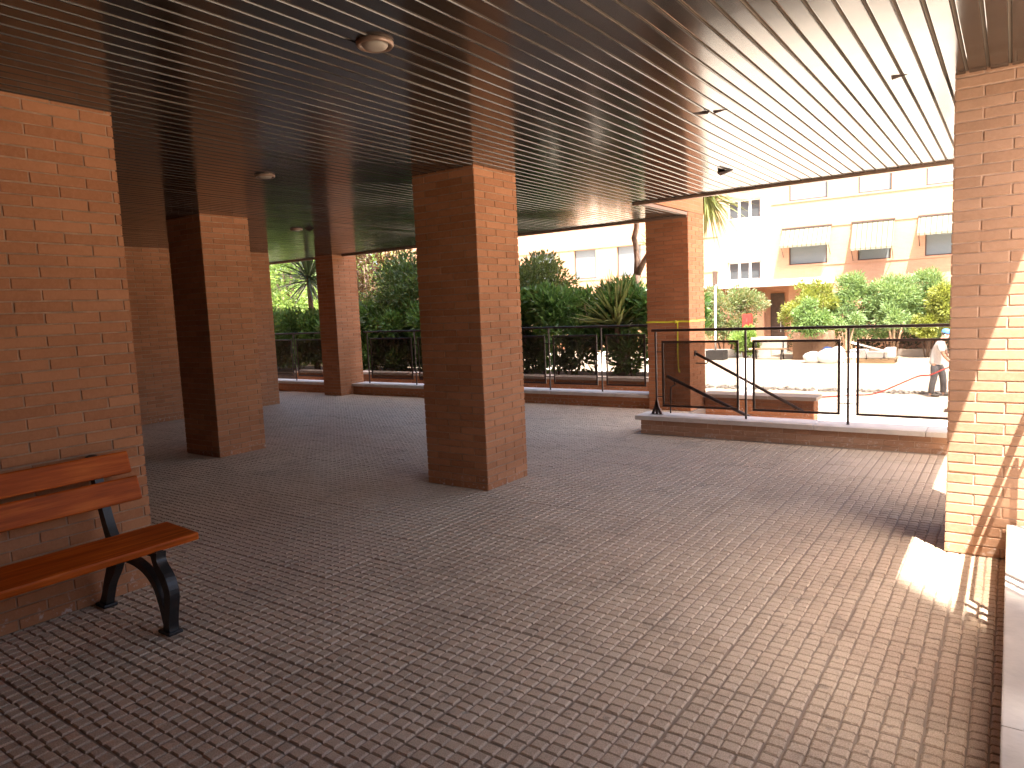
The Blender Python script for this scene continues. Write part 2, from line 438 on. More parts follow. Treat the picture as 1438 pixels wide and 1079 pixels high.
# cobble-patterned paving: raised pads on a base slab
def paved_floor():
    V = []; F = []
    base = [(-14, -4, -.0085), (.04, -4, -.0085), (.04, 8.08, -.0085), (-3.78, 8.08, -.0085), (-3.78, 10.4, -.0085), (-14, 10.4, -.0085)]
    low = [(x, y, GZ-.2) for x, y, z in base]
    V += base+low; F += [tuple(range(6))]+[(i, i+6, (i+1) % 6+6, (i+1) % 6) for i in range(6)]
    ix0, ix1 = int(math.floor((-13+.225)/.4)), 0
    T = .4
    vs = []
    for tx in range(ix0, ix1+1):
        x0 = -.225+tx*T
        for ty in range(-7, 19):
            y0 = 3.15+ty*T
            if x0+T > -3.8 and y0 > 7.75: 
                if x0 > -3.95: continue
            ridged = (x0 > -1.7 and y0 > 6.6)
            tilt = nr.normal(0, .0012, 2); tz = nr.normal(0, .0006)
            for cx in range(6):
                px = x0+.003+cx*(T-.006)/6; w = (T-.006)/6
                if px+w > .055: continue
                rows = 1 if ridged else 7
                off = 0 if ridged else nr.uniform(-.004, .004)
                edges = np.linspace(0, T-.006, rows+1)+y0+.003
                if rows > 1: edges[1:-1] += off+nr.normal(0, .002, rows-1)
                for k in range(rows):
                    a, b = edges[k], edges[k+1]
                    gx = .0016; gy = .0018
                    j = nr.normal(0, .0010, 8)
                    xl, xr = px+gx+(nr.normal(0, .0018) if not ridged else 0), px+w-gx+(nr.normal(0, .0018) if not ridged else 0)
                    zt = -.0012+tz+nr.normal(0, .0005)
                    def zz(x, y): return zt+(x-x0-.2)*tilt[0]+(y-y0-.2)*tilt[1]
                    q = [(xl-.0008, a+gy-.0008, -.0092), (xr+.0008, a+gy-.0008, -.0092), (xr+.0008, b-gy+.0008, -.0092), (xl-.0008, b-gy+.0008, -.0092)]
                    e1, f1, e2, f2 = .0036, .0026, .0078, .0050
                    q2 = [(xl+e1+j[0], a+gy+f1+j[1]), (xr-e1+j[2], a+gy+f1+j[3]), (xr-e1+j[4], b-gy-f1+j[5]), (xl+e1+j[6], b-gy-f1+j[7])]
                    q3 = [(xl+e2+j[0], a+gy+f2+j[1]), (xr-e2+j[2], a+gy+f2+j[3]), (xr-e2+j[4], b-gy-f2+j[5]), (xl+e2+j[6], b-gy-f2+j[7])]
                    vs.append(q+[(x, y, zz(x, y)-.0034) for x, y in q2]+[(x, y, zz(x, y)) for x, y in q3])
    n = len(vs); A = np.array(vs).reshape(-1, 3)
    pat = []
    for r in (0, 4):
        for k in range(4):
            pat.append((r+k, r+(k+1) % 4, r+4+(k+1) % 4, r+4+k))
    pat.append((8, 9, 10, 11)); pat = np.array(pat)
    FF = (np.arange(n)[:, None, None]*12+pat[None]).reshape(-1, 4)+len(V)
    o = mobj('paved_floor', np.concatenate([np.array(V), A]), F+FF.tolist(), M['pads'], loc=(0, 0, 0))
    tag(o, 'worn brown cobble patterned paving tiles of the covered passage', kind='structure')
paved_floor()

# steps going down between the front parapet and the far stair wall
st = MB()
n = 7
for i in range(n):
    x0 = -3.775+i*.3
    z1 = -(i+1)*(1.15/(n+1))
    st.box((x0, 8.36, GZ-.1), (x0+.305, 10.39, z1), 0)
struct('stair_steps', st, M['court'])

# ------------------------------------------------------------------ passage: columns and walls
def laid_brick_mat(name, stops):
    t = NT(name); g = t.new('ShaderNodeNewGeometry'); p = g.outputs['Position']
    sp = t.new('ShaderNodeSeparateXYZ'); t.l.new(p, sp.inputs[0])
    n1 = t.noise(p, 1.6, 4, .6); n2 = t.noise(p, 55, 4, .7); n3 = t.noise(p, 12, 3, .6)
    f = t.math('ADD', t.math('MULTIPLY', g.outputs['Random Per Island'], .62), t.math('MULTIPLY', n3, .38))
    cc = t.ramp(f, stops); lo = stops[0][1]; hi = stops[-1][1]
    cc = t.mix(t.math('MULTIPLY', t.math('SUBTRACT', n1, .42, clamp=True), 1.1), cc, (lo[0]*.66, lo[1]*.60, lo[2]*.55, 1))
    cc = t.mix(t.math('MULTIPLY', t.math('SUBTRACT', n2, .42, clamp=True), .9), cc, (min(1, hi[0]*1.2), min(1, hi[1]*1.28), min(1, hi[2]*1.4), 1))
    fl = t.math('MULTIPLY', t.math('SUBTRACT', .16, t.math('ABSOLUTE', sp.outputs[2]), clamp=True), 6.0, clamp=True)
    sa = t.math('MULTIPLY', t.math('SUBTRACT', t.noise(p, 26, 4, .65), .56, clamp=True), 8.0, clamp=True)
    cc = t.mix(t.math('MULTIPLY', fl, sa), cc, (.62, .52, .45, 1))
    t.put(t.bsdf.inputs['Base Color'], cc); t.bsdf.inputs['Roughness'].default_value = .82; t.bsdf.inputs['Specular IOR Level'].default_value = .3
    t.bump(t.math('ADD', n2, t.math('MULTIPLY', n3, .6)), .35, .004)
    return t.m
M['laid'] = laid_brick_mat('laid_brick', [(.15, (.365, .142, .060)), (.5, (.43, .178, .078)), (.85, (.50, .215, .098))])
M['laid_glare'] = laid_brick_mat('laid_glare_brick', [(.15, (.39, .220, .130)), (.5, (.445, .258, .158)), (.85, (.50, .30, .19))])  # lit copy of the laid brick, bright haze mixed into its colour
M['mortar'] = plain('mortar', (.40, .245, .155), .95, var=.28, scale=9, bump=.6, spec=.1)
M['mortar_pale'] = plain('pale_mortar', (.56, .40, .29), .95, var=.22, scale=9, bump=.6, spec=.1)  # joints lightened to match the glare-washed brick

def laid_bricks(x0, x1, y0, y1, z0, z1, sides='xXyY', proud=.006):
    """real bricks standing proud of a mortar core: returns (core MB, brick MB)"""
    core = MB(); d = proud
    core.box((x0+(d if 'x' in sides else 0), y0+(d if 'y' in sides else 0), z0), (x1-(d if 'X' in sides else 0), y1-(d if 'Y' in sides else 0), z1))
    V = []; F = []
    W, Hh, J = .285, .0625, .0045
    for sd in sides:
        if sd in 'xX': L = y1-y0; ext = 0.0
        else: L = x1-x0; ext = -.0061
        nrow = int((z1-z0)/Hh)+1
        shift = (round((y0 if sd in 'xX' else x0)/W*2) % 2)
        for c in range(nrow):
            a0 = z0+c*Hh+J; a1 = min(z0+(c+1)*Hh-J, z1-.0005)
            if a1-a0 < .012: continue
            u = -((c+shift) % 2)*W/2
            while u < L:
                l = max(u+J, -ext); r = min(u+W-J, L+ext)
                if u+W-J >= L-.03: r = L+ext
                u += W
                if r-l < .03: continue
                j = rnd.gauss(0, .0006); q = rnd.gauss(0, .0007); w = rnd.gauss(0, .0009)
                b = .0022; base = len(V)
                ring = [(l-.0+w, a0+q), (r+w if r < L-.02 else r, a0+q), (r+w if r < L-.02 else r, a1+q), (l+w if l > .02 else l, a1+q)]
                if l <= .02: ring[0] = (l, a0+q)
                ins = [(l+b, a0+b+q), (r-b, a0+b+q), (r-b, a1-b+q), (l+b, a1-b+q)]
                if rnd.random() < .10:
                    k = rnd.randrange(4); cx = rnd.uniform(.002, .009)*(1 if k in (0, 3) else -1); cz = rnd.uniform(.001, .006)*(1 if k < 2 else -1)
                    ins[k] = (ins[k][0]+cx, ins[k][1]+cz); ring[k] = (ring[k][0]+cx*.4, ring[k][1]+cz*.4)
                for dep, pts in ((d+.001, ring), (b-j, ring), (-j, ins)):
                    for (uu, zz) in pts:
                        if sd == 'x': V.append((x0+dep, y1-uu, zz))
                        elif sd == 'X': V.append((x1-dep, y0+uu, zz))
                        elif sd == 'y': V.append((x0+uu, y0+dep, zz))
                        else: V.append((x1-uu, y1-dep, zz))
                for rr in (0, 4):
                    for k in range(4): F.append((base+rr+k, base+rr+(k+1) % 4, base+rr+4+(k+1) % 4, base+rr+4+k))
                F.append((base+8, base+9, base+10, base+11))
    br = MB(); br.v = V; br.f = F
    return core, br

def brick_body(name, label, cat, box, sides='xXyY', mat='laid', group=None):
    (x0, y0, z0), (x1, y1, z1) = box
    core, br = laid_bricks(x0, x1, y0, y1, 0 if z0 > -.05 else z0, z1, sides)
    n = len(core.f)
    core.add(br.v, br.f)
    o = core.obj(name, [M['mortar_pale' if mat == 'laid_glare' else 'mortar'], M[mat]])
    for i, p in enumerate(o.data.polygons): p.material_index = 0 if i < n else 1
    return tag(o, label, cat, group)
def column(x0, x1, y0, y1, label, z1=H+.05, mat='laid'):
    return brick_body('brick_column', label, 'column', ((x0, y0, 0), (x1, y1, z1)), 'xXyY', mat, 'square brick columns holding up the passage ceiling')
column(-4.475, -3.768, 4.88, 5.51, 'square brick column standing alone in the middle of the paved passage')
column(-8.30, -7.595, 4.70, 5.33, 'dark square brick column between the bench wall and the free middle column')
column(-11.58, -11.07, 9.62, 10.25, 'slim far brick column between two railing bays in front of the bushes')
column(-4.474, -3.817, 9.885, 10.51, 'brick column with yellow tape tied round it beside the steps')
column(-.304, .33, 4.975, 5.60, 'pale brick column crossed by a diagonal edge of sunlight', mat='laid_glare')

brick_body('brick_wall', 'shaded orange brick wall end behind the wooden bench', 'wall', ((-5.4, -4, 0), (-4.30, 2.165, H+.05)), 'XY')
brick_body('brick_wall', 'dim brick wall of the enclosed core at the back of the passage', 'wall', ((-18, -4, 0), (-11.35, 8.35, H+.05)), 'XY')
mb = MB(); mb.box((-11.34, -4.3, -.02), (.33, -4.0, H+.05))
tag(mb.obj('brick_wall', M['brick']), 'closing brick wall of the passage behind the bench', 'wall')

def parapet(x0, x1, y0, y1, over, label, joints=1.05, along='x', ztop=.22, zb=GZ, th=.055, mat='laid'):
    """low brick wall with a stone coping laid in lengths"""
    t = thing('low_wall', label, 'wall', ((x0+x1)/2, (y0+y1)/2, min(0, zb)))
    core, br = laid_bricks(x0, x1, y0, y1, zb if zb > -.5 else -18*.0625-.0125-.0125, ztop-th)
    nc = len(core.f); core.add(br.v, br.f); bw_ = core.obj('brickwork', [M['mortar_pale' if mat == 'laid_glare' else 'mortar'], M[mat]], t)
    for i, p in enumerate(bw_.data.polygons): p.material_index = 0 if i < nc else 1
    ox, oy = over
    a0, a1 = (x0-ox, x1+ox) if along == 'x' else (y0-oy, y1+oy)
    cp = MB(); a = a0; k = 0
    while a < a1-.02:
        b = min(a1, a+joints)
        if a1-b < .3: b = a1
        dz = rnd.uniform(-.002, .002)
        if along == 'x': cp.box((a+.0025, y0-oy, ztop-th+.001), (b-.0025, y1+oy, ztop+dz), .006)
        else: cp.box((x0-ox, a+.0025, ztop-th+.001), (x1+ox, b-.0025, ztop+dz), .006)
        a = b
    cp.obj('coping', M['stone'], t)
    return t
parapet(-3.762, .36, 8.055, 8.33, (.06, .05), 'low brick wall with pale stone coping under the front railing', mat='laid_glare')
parapet(-11.07, -4.49, 9.955, 10.25, (0, .05), 'long low wall with stone coping between the far column and the taped column', 1.2)
parapet(-16.5, -11.585, 9.955, 10.25, (0, .05), 'short low wall with stone coping beside the dim core wall', 1.2)
parapet(.05, .36, -3.9, 4.96, (.045, 0), 'sunny stone topped low wall running along the right edge of the paving', 1.3, 'y')
parapet(.05, .36, 5.61, 8.0, (.045, 0), 'stone topped low wall behind the pale sunlit column', 1.3, 'y')
parapet(-3.80, -2.23, 10.41, 10.68, (.045, .05), 'low brick stair wall with stone coping beyond the descending handrail', 1.0, ztop=.205)
parapet(-15.5, -5.25, 12.0, 12.25, (.04, .05), 'brick planter wall with stone coping in front of the hedge', 1.4, ztop=.23)

sl = MB(); sl.box((-24, 12.26, GZ), (-5.35, 14.2, .12))
struct('planter_soil', sl, M['soil'])

# ------------------------------------------------------------------ slatted ceiling
ct = thing('slatted_ceiling', 'glossy brown ceiling of narrow metal slats over the passage', 'ceiling', (-5, 3, H))
P = .1007
prof = [(.000, .014), (.0065, .014), (.0072, .005), (.0092, .0012), (.0125, 0), (.088, 0), (.0915, .0012), (.0935, .005), (.0942, .014), (P, .014)]
V = []; F = []
k0 = int((-14+.04)/P); xr = .325
for k in range(k0, 5):
    x0 = -.04+k*P-.0033
    if x0+P > xr+.05: continue
    y1 = 9.86 if x0+P < -3.81 else 8.12
    tl = nr.normal(0, .006); dz = nr.normal(0, .0008)
    ys = [-4.0]; 
    while ys[-1] < y1: ys.append(min(y1, ys[-1]+1.2))
    b = len(V); m = len(prof)
    for iy, y in enumerate(ys):
        wob = nr.normal(0, .0006)
        for x, z in prof:
            V.append((x0+x, y, H+z+dz+(wob if z < .01 else 0)+(x-P/2)*tl*(1 if z < .01 else 0)))
    for iy in range(len(ys)-1):
        for j in range(m-1):
            q = b+iy*m+j
            F.append((q, q+1, q+m+1, q+m))
sl = mobj('slats', V, F, [M['slat'], M['groove']], ct)
for i_, p_ in enumerate(sl.data.polygons):
    if i_ % 9 in (0, 1, 7, 8): p_.material_index = 1
fix_normals(sl)
tr = MB()
tr.box((-3.85, 8.135, H-.028), (.34, 8.20, H+.045), .006)
tr.box((-14, 9.87, H-.03), (-3.83, 9.94, H+.05), .006)
tr.box((-3.83, 8.20, H+.0), (-3.819, 9.87, H+.04))
tr.box((.318, -4, H+.001), (.331, 8.13, H+.05))
tr.obj('edge_trim', M['trim'], ct)

ub = thing('apartment_block', 'brick apartment block standing over the covered passage', 'building', (-8, 2, H+.06))
mb = MB()
mb.box((-30, -4.6, H+.055), (.33, 8.18, 15))
mb.box((-30, 8.18, H+.055), (-3.817, 9.935, 15))
mb.box((-4.474, 9.935, H+.055), (-3.817, 10.51, 15))
mb.obj('wall', M['brick'], ub)

mb = MB(); mb.box((.37, -3.99, GZ), (.60, 1.9, H+.05))  # added out of view, sized to reduce light entering from the right
tag(mb.obj('brick_wall', M['brick']), 'unseen brick wall added outside the low wall to cut the side light', 'wall')
ap = thing('apartment_block', 'tall pale brick apartment block beyond the right edge of the passage', 'building', (6.5, -14, GZ))
mb = MB(); mb.box((5, -22, GZ), (8, -5.70, 32)); mb.obj('wall', M['brick_far'], ap)

def ceiling_light(x, y, r, label):
    t = thing('ceiling_light', label, 'lamp', (x, y, H), 'round lamps set in the slatted ceiling')
    a = MB(); a.lathe([(r*.80, .01), (r, .004), (r, -.012), (r*.93, -.02), (r*.76, -.014), (r*.74, .012)], (x, y, H), 28); a.obj('lamp_ring', M['trim'], t, True)
    b = MB(); b.lathe([(r*.70, .012), (r*.70, -.012), (r*.62, -.022), (r*.3, -.027), (.002, -.028)], (x, y, H), 28); b.obj('lamp_shade', M['lamp'], t, True)
ceiling_light(-2.40, 2.42, .085, 'round beige lamp in the ceiling nearest to the bench')
ceiling_light(-5.27, 3.90, .085, 'round lamp in the ceiling in front of the dark column')
ceiling_light(-8.15, 6.48, .085, 'small round lamp in the dark far part of the ceiling')

def bent_slat(x, y, a, pts, label):
    mb = MB(); q = []
    for (px, py, pz) in pts:
        q.append((x+px, y+py, H+pz))
    top = [(p[0], p[1], p[2]+.003) for p in q]
    n = len(q)
    mb.add(q+top, [tuple(range(n-1, -1, -1)), tuple(range(n, 2*n))]+[(i, (i+1) % n, (i+1) % n+n, i+n) for i in range(n)])
    return tag(mb.obj('bent_slat', M['iron']), label, 'ceiling strip', 'bent strips hanging from the ceiling')
bent_slat(-1.73, 4.66, 0, [(-.02, -.01, -.002), (.09, .0, -.003), (.07, .02, -.016), (.0, .03, -.006)], 'thin bent strip hanging from the bright ceiling slats')
bent_slat(-1.63, 4.70, 0, [(0, -.01, -.003), (.09, .015, -.002), (.0, .02, -.013)], 'thin dark bent strip close beside another on the bright slats')
bent_slat(-.60, 4.72, 0, [(0, -.01, -.003), (.08, .015, -.002), (.0, .02, -.014)], 'small bent strip near the top of the pale column')
bent_slat(-2.33, 6.80, 0, [(0, .02, -.003), (.13, .08, -.003), (.11, .12, -.012), (.02, .03, -.05), (.005, -.01, -.03)], 'largest drooping dark strip near the front ceiling edge')
bent_slat(-8.03, 6.52, 0, [(0, 0, -.003), (.11, .08, -.003), (.05, .05, -.05)], 'drooping strip beside the small far lamp')

# ------------------------------------------------------------------ railings
def railing(label, posts, y, x0, x1, ends=(False, False), zb=.21, along='x', foot=None, zt=1.28):
    """posts along x (or y); panels of perforated sheet in a bar frame hang between them"""
    mid = ((x0+x1)/2, y, zb) if along == 'x' else (y, (x0+x1)/2, zb)
    t = thing('railing', label, 'railing', mid)
    def bx(mb, a0, a1, b0, b1, z0, z1, bev=0.0):
        if along == 'x': mb.box((a0, b0, z0), (a1, b1, z1), bev)
        else: mb.box((b0, a0, z0), (b1, a1, z1), bev)
    hr = MB(); bx(hr, x0, x1, y-.017, y+.017, zt-.032, zt, .006); hr.obj('handrail', M['iron'], t)
    for i, p in enumerate(posts):
        mb = MB()
        pc = (lambda z: (p, y, z)) if along == 'x' else (lambda z: (y, p, z))
        mb.tube([pc(zb), pc(zt-.033)], .0135, 10)
        for z in (1.0, .445):
            l = p-.08 if not (i == 0 and x0 > p-.1) else p
            r = p+.08 if not (i == len(posts)-1 and x1 < p+.1) else p
            bx(mb, l, r, y-.006, y+.006, z-.006, z+.006)
        if foot == i:
            for s in (-1, 0, 1):
                mb.strip([(p, .40), (p+.018*s, .31), (p+.055*s, zb+.012)], [.012, .014, .016], y-.014, y+.014)
            bx(mb, p-.08, p+.08, y-.03, y+.03, zb-.003, zb+.012)
        mb.lathe([(.026, 0), (.026, .006), (.015, .010)], pc(zb+.001), 12)
        mb.obj('post', M['iron'], t)
    for a, b in zip(posts[:-1], posts[1:]):
        l, r = a+.078, b-.078
        if r-l < .2: continue
        z0, z1 = .318, 1.135
        sh = MB(); bx(sh, l+.02, r-.02, y-.002, y+.002, z0+.02, z1-.02); so = sh.obj('panel', M['screen'], t)
        fr = MB()
        bx(fr, l, r, y-.009, y+.009, z1-.026, z1, .003); bx(fr, l, r, y-.009, y+.009, z0, z0+.026, .003)
        bx(fr, l, l+.026, y-.009, y+.009, z0+.027, z1-.027, .003); bx(fr, r-.026, r, y-.009, y+.009, z0+.027, z1-.027, .003)
        fr.obj('panel_frame', M['iron'], so)
    return t
railing('near front railing standing on the low wall beside the pale column', [-3.60, -2.495, -1.41, -.33, .2], 8.185, -3.65, .224, foot=0)
railing('far railing with dark screens between the far column and the taped column', [-10.72, -9.42, -8.39, -7.365, -6.36, -5.37, -4.53], 10.09, -10.80, -4.476)
railing('short railing in the dim bay left of the far column', [-15.5, -14.3, -13.05, -11.75], 10.09, -16.4, -11.585)
railing('railing along the sunny right edge, mostly behind the pale column', [-.62, .46, 1.56, 2.65, 3.74, 4.87], .2, -.7, 4.97, along='y')
railing('railing on the low wall hidden behind the pale column', [5.68, 6.82, 7.95], .2, 5.605, 8.159, along='y')

def handrail(pts, brackets, label):
    t = thing('stair_handrail', label, 'handrail', pts[0], 'sloping handrails of the steps')
    mb = MB(); mb.tube(pts, .021, 10); mb.obj('rail', M['iron'], t, True)
    for b in brackets:
        k = MB(); k.tube(b, .009, 8); k.obj('bracket', M['iron'], t, True)
a, b = Vector((-3.80, 10.09, .835)), Vector((-2.30, 10.09, .045))
t1 = a.lerp(b, .93)
handrail([a, b], [[t1, t1+Vector((0, 0, -.07)), t1+Vector((0, .32, -.075))], [a.lerp(b, .12), a.lerp(b, .12)+Vector((-.02, 0, -.05)), (-3.815, 10.12, .69)]],
         'higher sloping handrail fixed to the taped column above the steps')
pl = MB(); pl.lathe([(.045, 0), (.045, .012), (.02, .016)], (0, 0, 0), 16)
pl.v = [(-3.8165+z, 10.09+x, .84+y) for x, y, z in pl.v]
pl.obj('wall_plate', M['iron'], bpy.data.objects['stair_handrail'])
a, b = Vector((-3.56, 8.42, .675)), Vector((-2.10, 8.42, .015))
t1 = a.lerp(b, .06)
handrail([a, b], [[t1, t1+Vector((.02, 0, -.07)), t1+Vector((.0, -.085, -.09)), t1+Vector((0, -.11, -.42))], [a.lerp(b, .9), a.lerp(b, .9)+Vector((0, -.10, -.08))]],
         'lower sloping handrail starting behind the near railing')

# ------------------------------------------------------------------ barrier tape on the taped column
tp = thing('barrier_tape', 'yellow plastic tape tied round the brick column, one end hanging', 'tape', (-4.0, 9.88, 1.3))
mb = MB(); z = 1.318
for (p, q) in (((-4.482, 9.877), (-3.809, 9.877)), ((-3.809, 9.877), (-3.809, 10.518)), ((-3.809, 10.518), (-4.482, 10.518)), ((-4.482, 10.518), (-4.482, 9.877))):
    n = 6
    for i in range(n):
        a = Vector((*p, z)).lerp(Vector((*q, z)), i/n); b = Vector((*p, z)).lerp(Vector((*q, z)), (i+1)/n)
        h = .012
        w0, w1 = .004*math.sin(i*1.7), .004*math.sin((i+1)*1.7)
        mb.add([(a.x, a.y, z-h+w0), (b.x, b.y, z-h+w1), (b.x, b.y, z+h+w1), (a.x, a.y, z+h+w0)], [(0, 1, 2, 3)])
mb.obj('loop', M['tape'], tp)
mb = MB(); mb.tube([(-4.04, 9.868, 1.318), (-4.01, 9.858, 1.325), (-3.985, 9.868, 1.315), (-4.03, 9.86, 1.305)], .013, 6); mb.obj('knot', M['tape'], tp, True)
pts = [(-3.992+.004*math.sin(i*.9), 9.868+.003*math.cos(i*1.3), 1.31-.075*i) for i in range(10)]+[(-3.975, 9.866, .585), (-3.965, 9.862, .575)]
v = []; f = []
for i, p in enumerate(pts):
    v += [(p[0]-.011, p[1], p[2]), (p[0]+.011, p[1]-.004*math.sin(i), p[2])]
    if i: f.append((2*i-2, 2*i-1, 2*i+1, 2*i))
mobj('hanging_end', v, f, M['tape'], tp)

# ------------------------------------------------------------------ bench
bn = thing('park_bench', 'varnished wooden bench with black cast iron legs against the brick wall', 'bench', (-3.9, 1.1, 0))
def board(c, size, tilt, name):
    mb = MB(); mb.obox(c, size, Matrix.Rotation(tilt, 3, 'Y'), .011); o = mb.obj(name, M['wood'], bn)
    for p in o.data.polygons: p.use_smooth = False
    return o
board((-3.755, 1.06, .452), (.325, 2.0, .042), R(3), 'seat')
board((-4.135, 1.04, .662), (.036, 1.98, .142), R(-17), 'backrest')
board((-4.185, 1.035, .812), (.036, 1.95, .130), R(-17), 'backrest')
def bench_frame(y):
    mb = MB(); a, b = y-.026, y+.026
    # front leg, S-shaped
    mb.strip([(-3.535, .0), (-3.535, .05), (-3.515, .14), (-3.50, .22), (-3.525, .29), (-3.575, .345), (-3.595, .385), (-3.60, .425)], [.034, .028, .027, .030, .032, .028, .026, .034], a, b)
    # back leg running up into the back support
    mb.strip([(-4.235, .0), (-4.205, .05), (-4.15, .16), (-4.075, .27), (-4.045, .34), (-4.065, .41), (-4.105, .50), (-4.16, .66), (-4.225, .87)], [.036, .030, .030, .042, .046, .038, .030, .026, .022], a+.003, b-.003)
    # arch between the legs
    mb.strip([(-4.06, .30), (-3.96, .335), (-3.84, .335), (-3.72, .305), (-3.63, .24), (-3.585, .15), (-3.56, .05)], [.030, .022, .020, .020, .021, .021, .018], a+.006, b-.006)
    # bearer under the seat
    mb.strip([(-4.05, .405), (-3.58, .415)], .016, a+.008, b-.008)
    # rib on the outer face and feet
    mb.box((-3.60, a-.012, 0), (-3.49, b+.012, .018), .005); mb.box((-4.285, a-.012, 0), (-4.175, b+.012, .018), .005)
    mb.lathe([(.03, 0), (.03, .006), (.012, .012)], (-4.225, y, .872), 10)
    return fix_normals(mb.obj('leg', M['black'], bn))
bench_frame(1.83); bench_frame(.30)

# ------------------------------------------------------------------ planting behind the far railing
def hedge(name, label, x0, x1, y0, y1, z0, z1, n, L, W, mat, zs=.12, stems=10, top_var=.18, bare=.08):
    t = thing(name, label, 'hedge', ((x0+x1)/2, (y0+y1)/2, zs))
    P_, D_ = [], []
    k = int((x1-x0)*12)
    for i in range(k):
        cx = x0+(x1-x0)*(i+.5)/k+nr.normal(0, .08); cy = nr.uniform(y0+.15, y1-.15)
        zt = z1-abs(nr.normal(0, top_var)); cz = nr.uniform(z0+bare, zt-.1) if i % 3 else zt-.22
        r = nr.uniform(.20, .40); m = n//k
        q = unit(nr.normal(size=(m, 3))); rr = nr.random((m, 1))**.4
        P_.append(np.array([cx, cy, cz])+q*rr*r); D_.append(q*.8+nr.normal(size=(m, 3))*.4+np.array([0, -.15, .45]))
    p, d = np.concatenate(P_), np.concatenate(D_)
    ok = (p[:, 2] > z0+.05) & (p[:, 1] > y0-.15); v, f = leaves(p[ok], d[ok], L, W)
    mobj('foliage', v, f, mat, t)
    for i in range(stems):
        mb = MB(); x = x0+(x1-x0)*(i+rnd.random())/stems; y = (y0+y1)/2+rnd.uniform(-.25, .25)
        mb.tube([(x, y, zs), (x+rnd.uniform(-.12, .12), y+rnd.uniform(-.1, .1), zs+.5), (x+rnd.uniform(-.3, .3), y+rnd.uniform(-.2, .2), z0+(z1-z0)*.8)], [.022, .018, .008], 6)
        mb.obj('stem', M['bark'], t, True)
    return t
hedge('laurel_hedge', 'glossy broad leaved hedge behind the far railing left of the taped column', -9.6, -4.9, 12.45, 13.7, .20, 1.98, 24000, .17, .062, LF['laurel'])
hedge('dark_hedge', 'dark leafy hedge in the planter behind the far railing, beside the far column', -18.5, -9.7, 12.5, 13.8, .20, 1.80, 42000, .15, .058, LF['laurel'], stems=16)
bush('round_shrub', 'tall dense round shrub rising above the laurel hedge next to the free column', 'shrub', (-9.15, 13.9, 1.75), (1.25, .95, 1.22), 18000, .105, .042, LF['pitto'], .12, 40, .36)
bush('dark_shrub', 'big dark rounded shrub between the far column and the free column', 'shrub', (-12.95, 14.0, 1.62), (1.7, 1.0, 1.42), 27000, .13, .048, LF['dark'], .12, 60, .40)
bush('bronze_tree', 'small tree with loose bronze leaves beside the far column', 'tree', (-15.6, 15.1, 2.9), (1.5, 1.1, 1.35), 3800, .13, .07, LF['brown'], .12, 34, .30, stems=4, rstem=.045)
bush('loose_shrub', 'loose light green shrub behind the taped column', 'shrub', (-6.7, 13.9, 1.25), (.9, .7, .75), 4200, .13, .035, LF['sunny'], .12, 26, .36)

def spiky(name, label, c, zb, n, L, W, e0, e1, droop, mat, trunk_r, path=None):
    t = thing(name, label, 'spiky plant', (c[0], c[1], zb))
    v, f = blades(c, n, L, W, e0, e1, droop); mobj('leaf_head', v, f, mat, t)
    mb = MB(); pth = path or [(c[0]+.06, c[1]+.05, zb), (c[0]+.03, c[1], (zb+c[2])/2), (c[0], c[1], c[2]+.1)]
    mb.tube(pth, [trunk_r*1.15]+[trunk_r]*(len(pth)-2)+[trunk_r*.8], 9); mb.obj('trunk', M['bark'], t, True)
    return t
spiky('yucca', 'spiky yucca with stiff yellowish blades in front of the laurel hedge', (-6.42, 12.75, 1.18), .12, 150, 1.08, .066, 4, 84, .12, LF['yucca'], .07)
spiky('palm_lily', 'drooping spiky palm lily head seen left of the far column', (-16.35, 13.3, 2.72), .12, 190, 1.45, .065, -30, 88, .24, LF['yuccad'], .08)
spiky('grassy_plant', 'fine arching strap leaves at the foot of the taped column', (-5.55, 13.0, .75), .12, 110, .95, .035, 10, 85, .24, LF['sunny'], .05)
dt = thing('dracaena_tree', 'dracaena with a forked bare trunk and brown tipped drooping fronds', 'tree', (-6.72, 13.6, .12))
mb = MB()
mb.tube([(-6.78, 13.6, .12), (-6.74, 13.6, .95), (-6.56, 13.6, 1.61), (-6.44, 13.6, 1.97), (-6.36, 13.6, 2.2)], [.12, .105, .095, .09, .088], 10)
mb.tube([(-6.36, 13.6, 2.18), (-6.35, 13.6, 2.5), (-6.37, 13.6, 2.8), (-6.41, 13.6, 2.95), (-6.35, 13.6, 3.15), (-6.33, 13.6, 3.9)], [.075, .062, .058, .06, .055, .05], 10)
mb.tube([(-6.38, 13.6, 2.16), (-6.2, 13.58, 2.45), (-5.9, 13.5, 2.8), (-5.3, 13.4, 3.25), (-4.85, 13.35, 3.62)], [.075, .06, .055, .05, .045], 10)
mb.obj('trunk', M['bark'], dt, True)
v, f = blades((-4.78, 13.33, 3.62), 150, .95, .05, -75, 60, .30); mobj('leaf_head', v, f, LF['yucca'], dt)
v, f = blades((-6.33, 13.6, 3.9), 120, .9, .05, -20, 80, .28); mobj('leaf_head', v, f, LF['yucca'], dt)
v, f = blades((-5.95, 13.45, 2.72), 26, .42, .03, 0, 85, .12); mobj('side_shoot', v, f, LF['yucca'], dt)

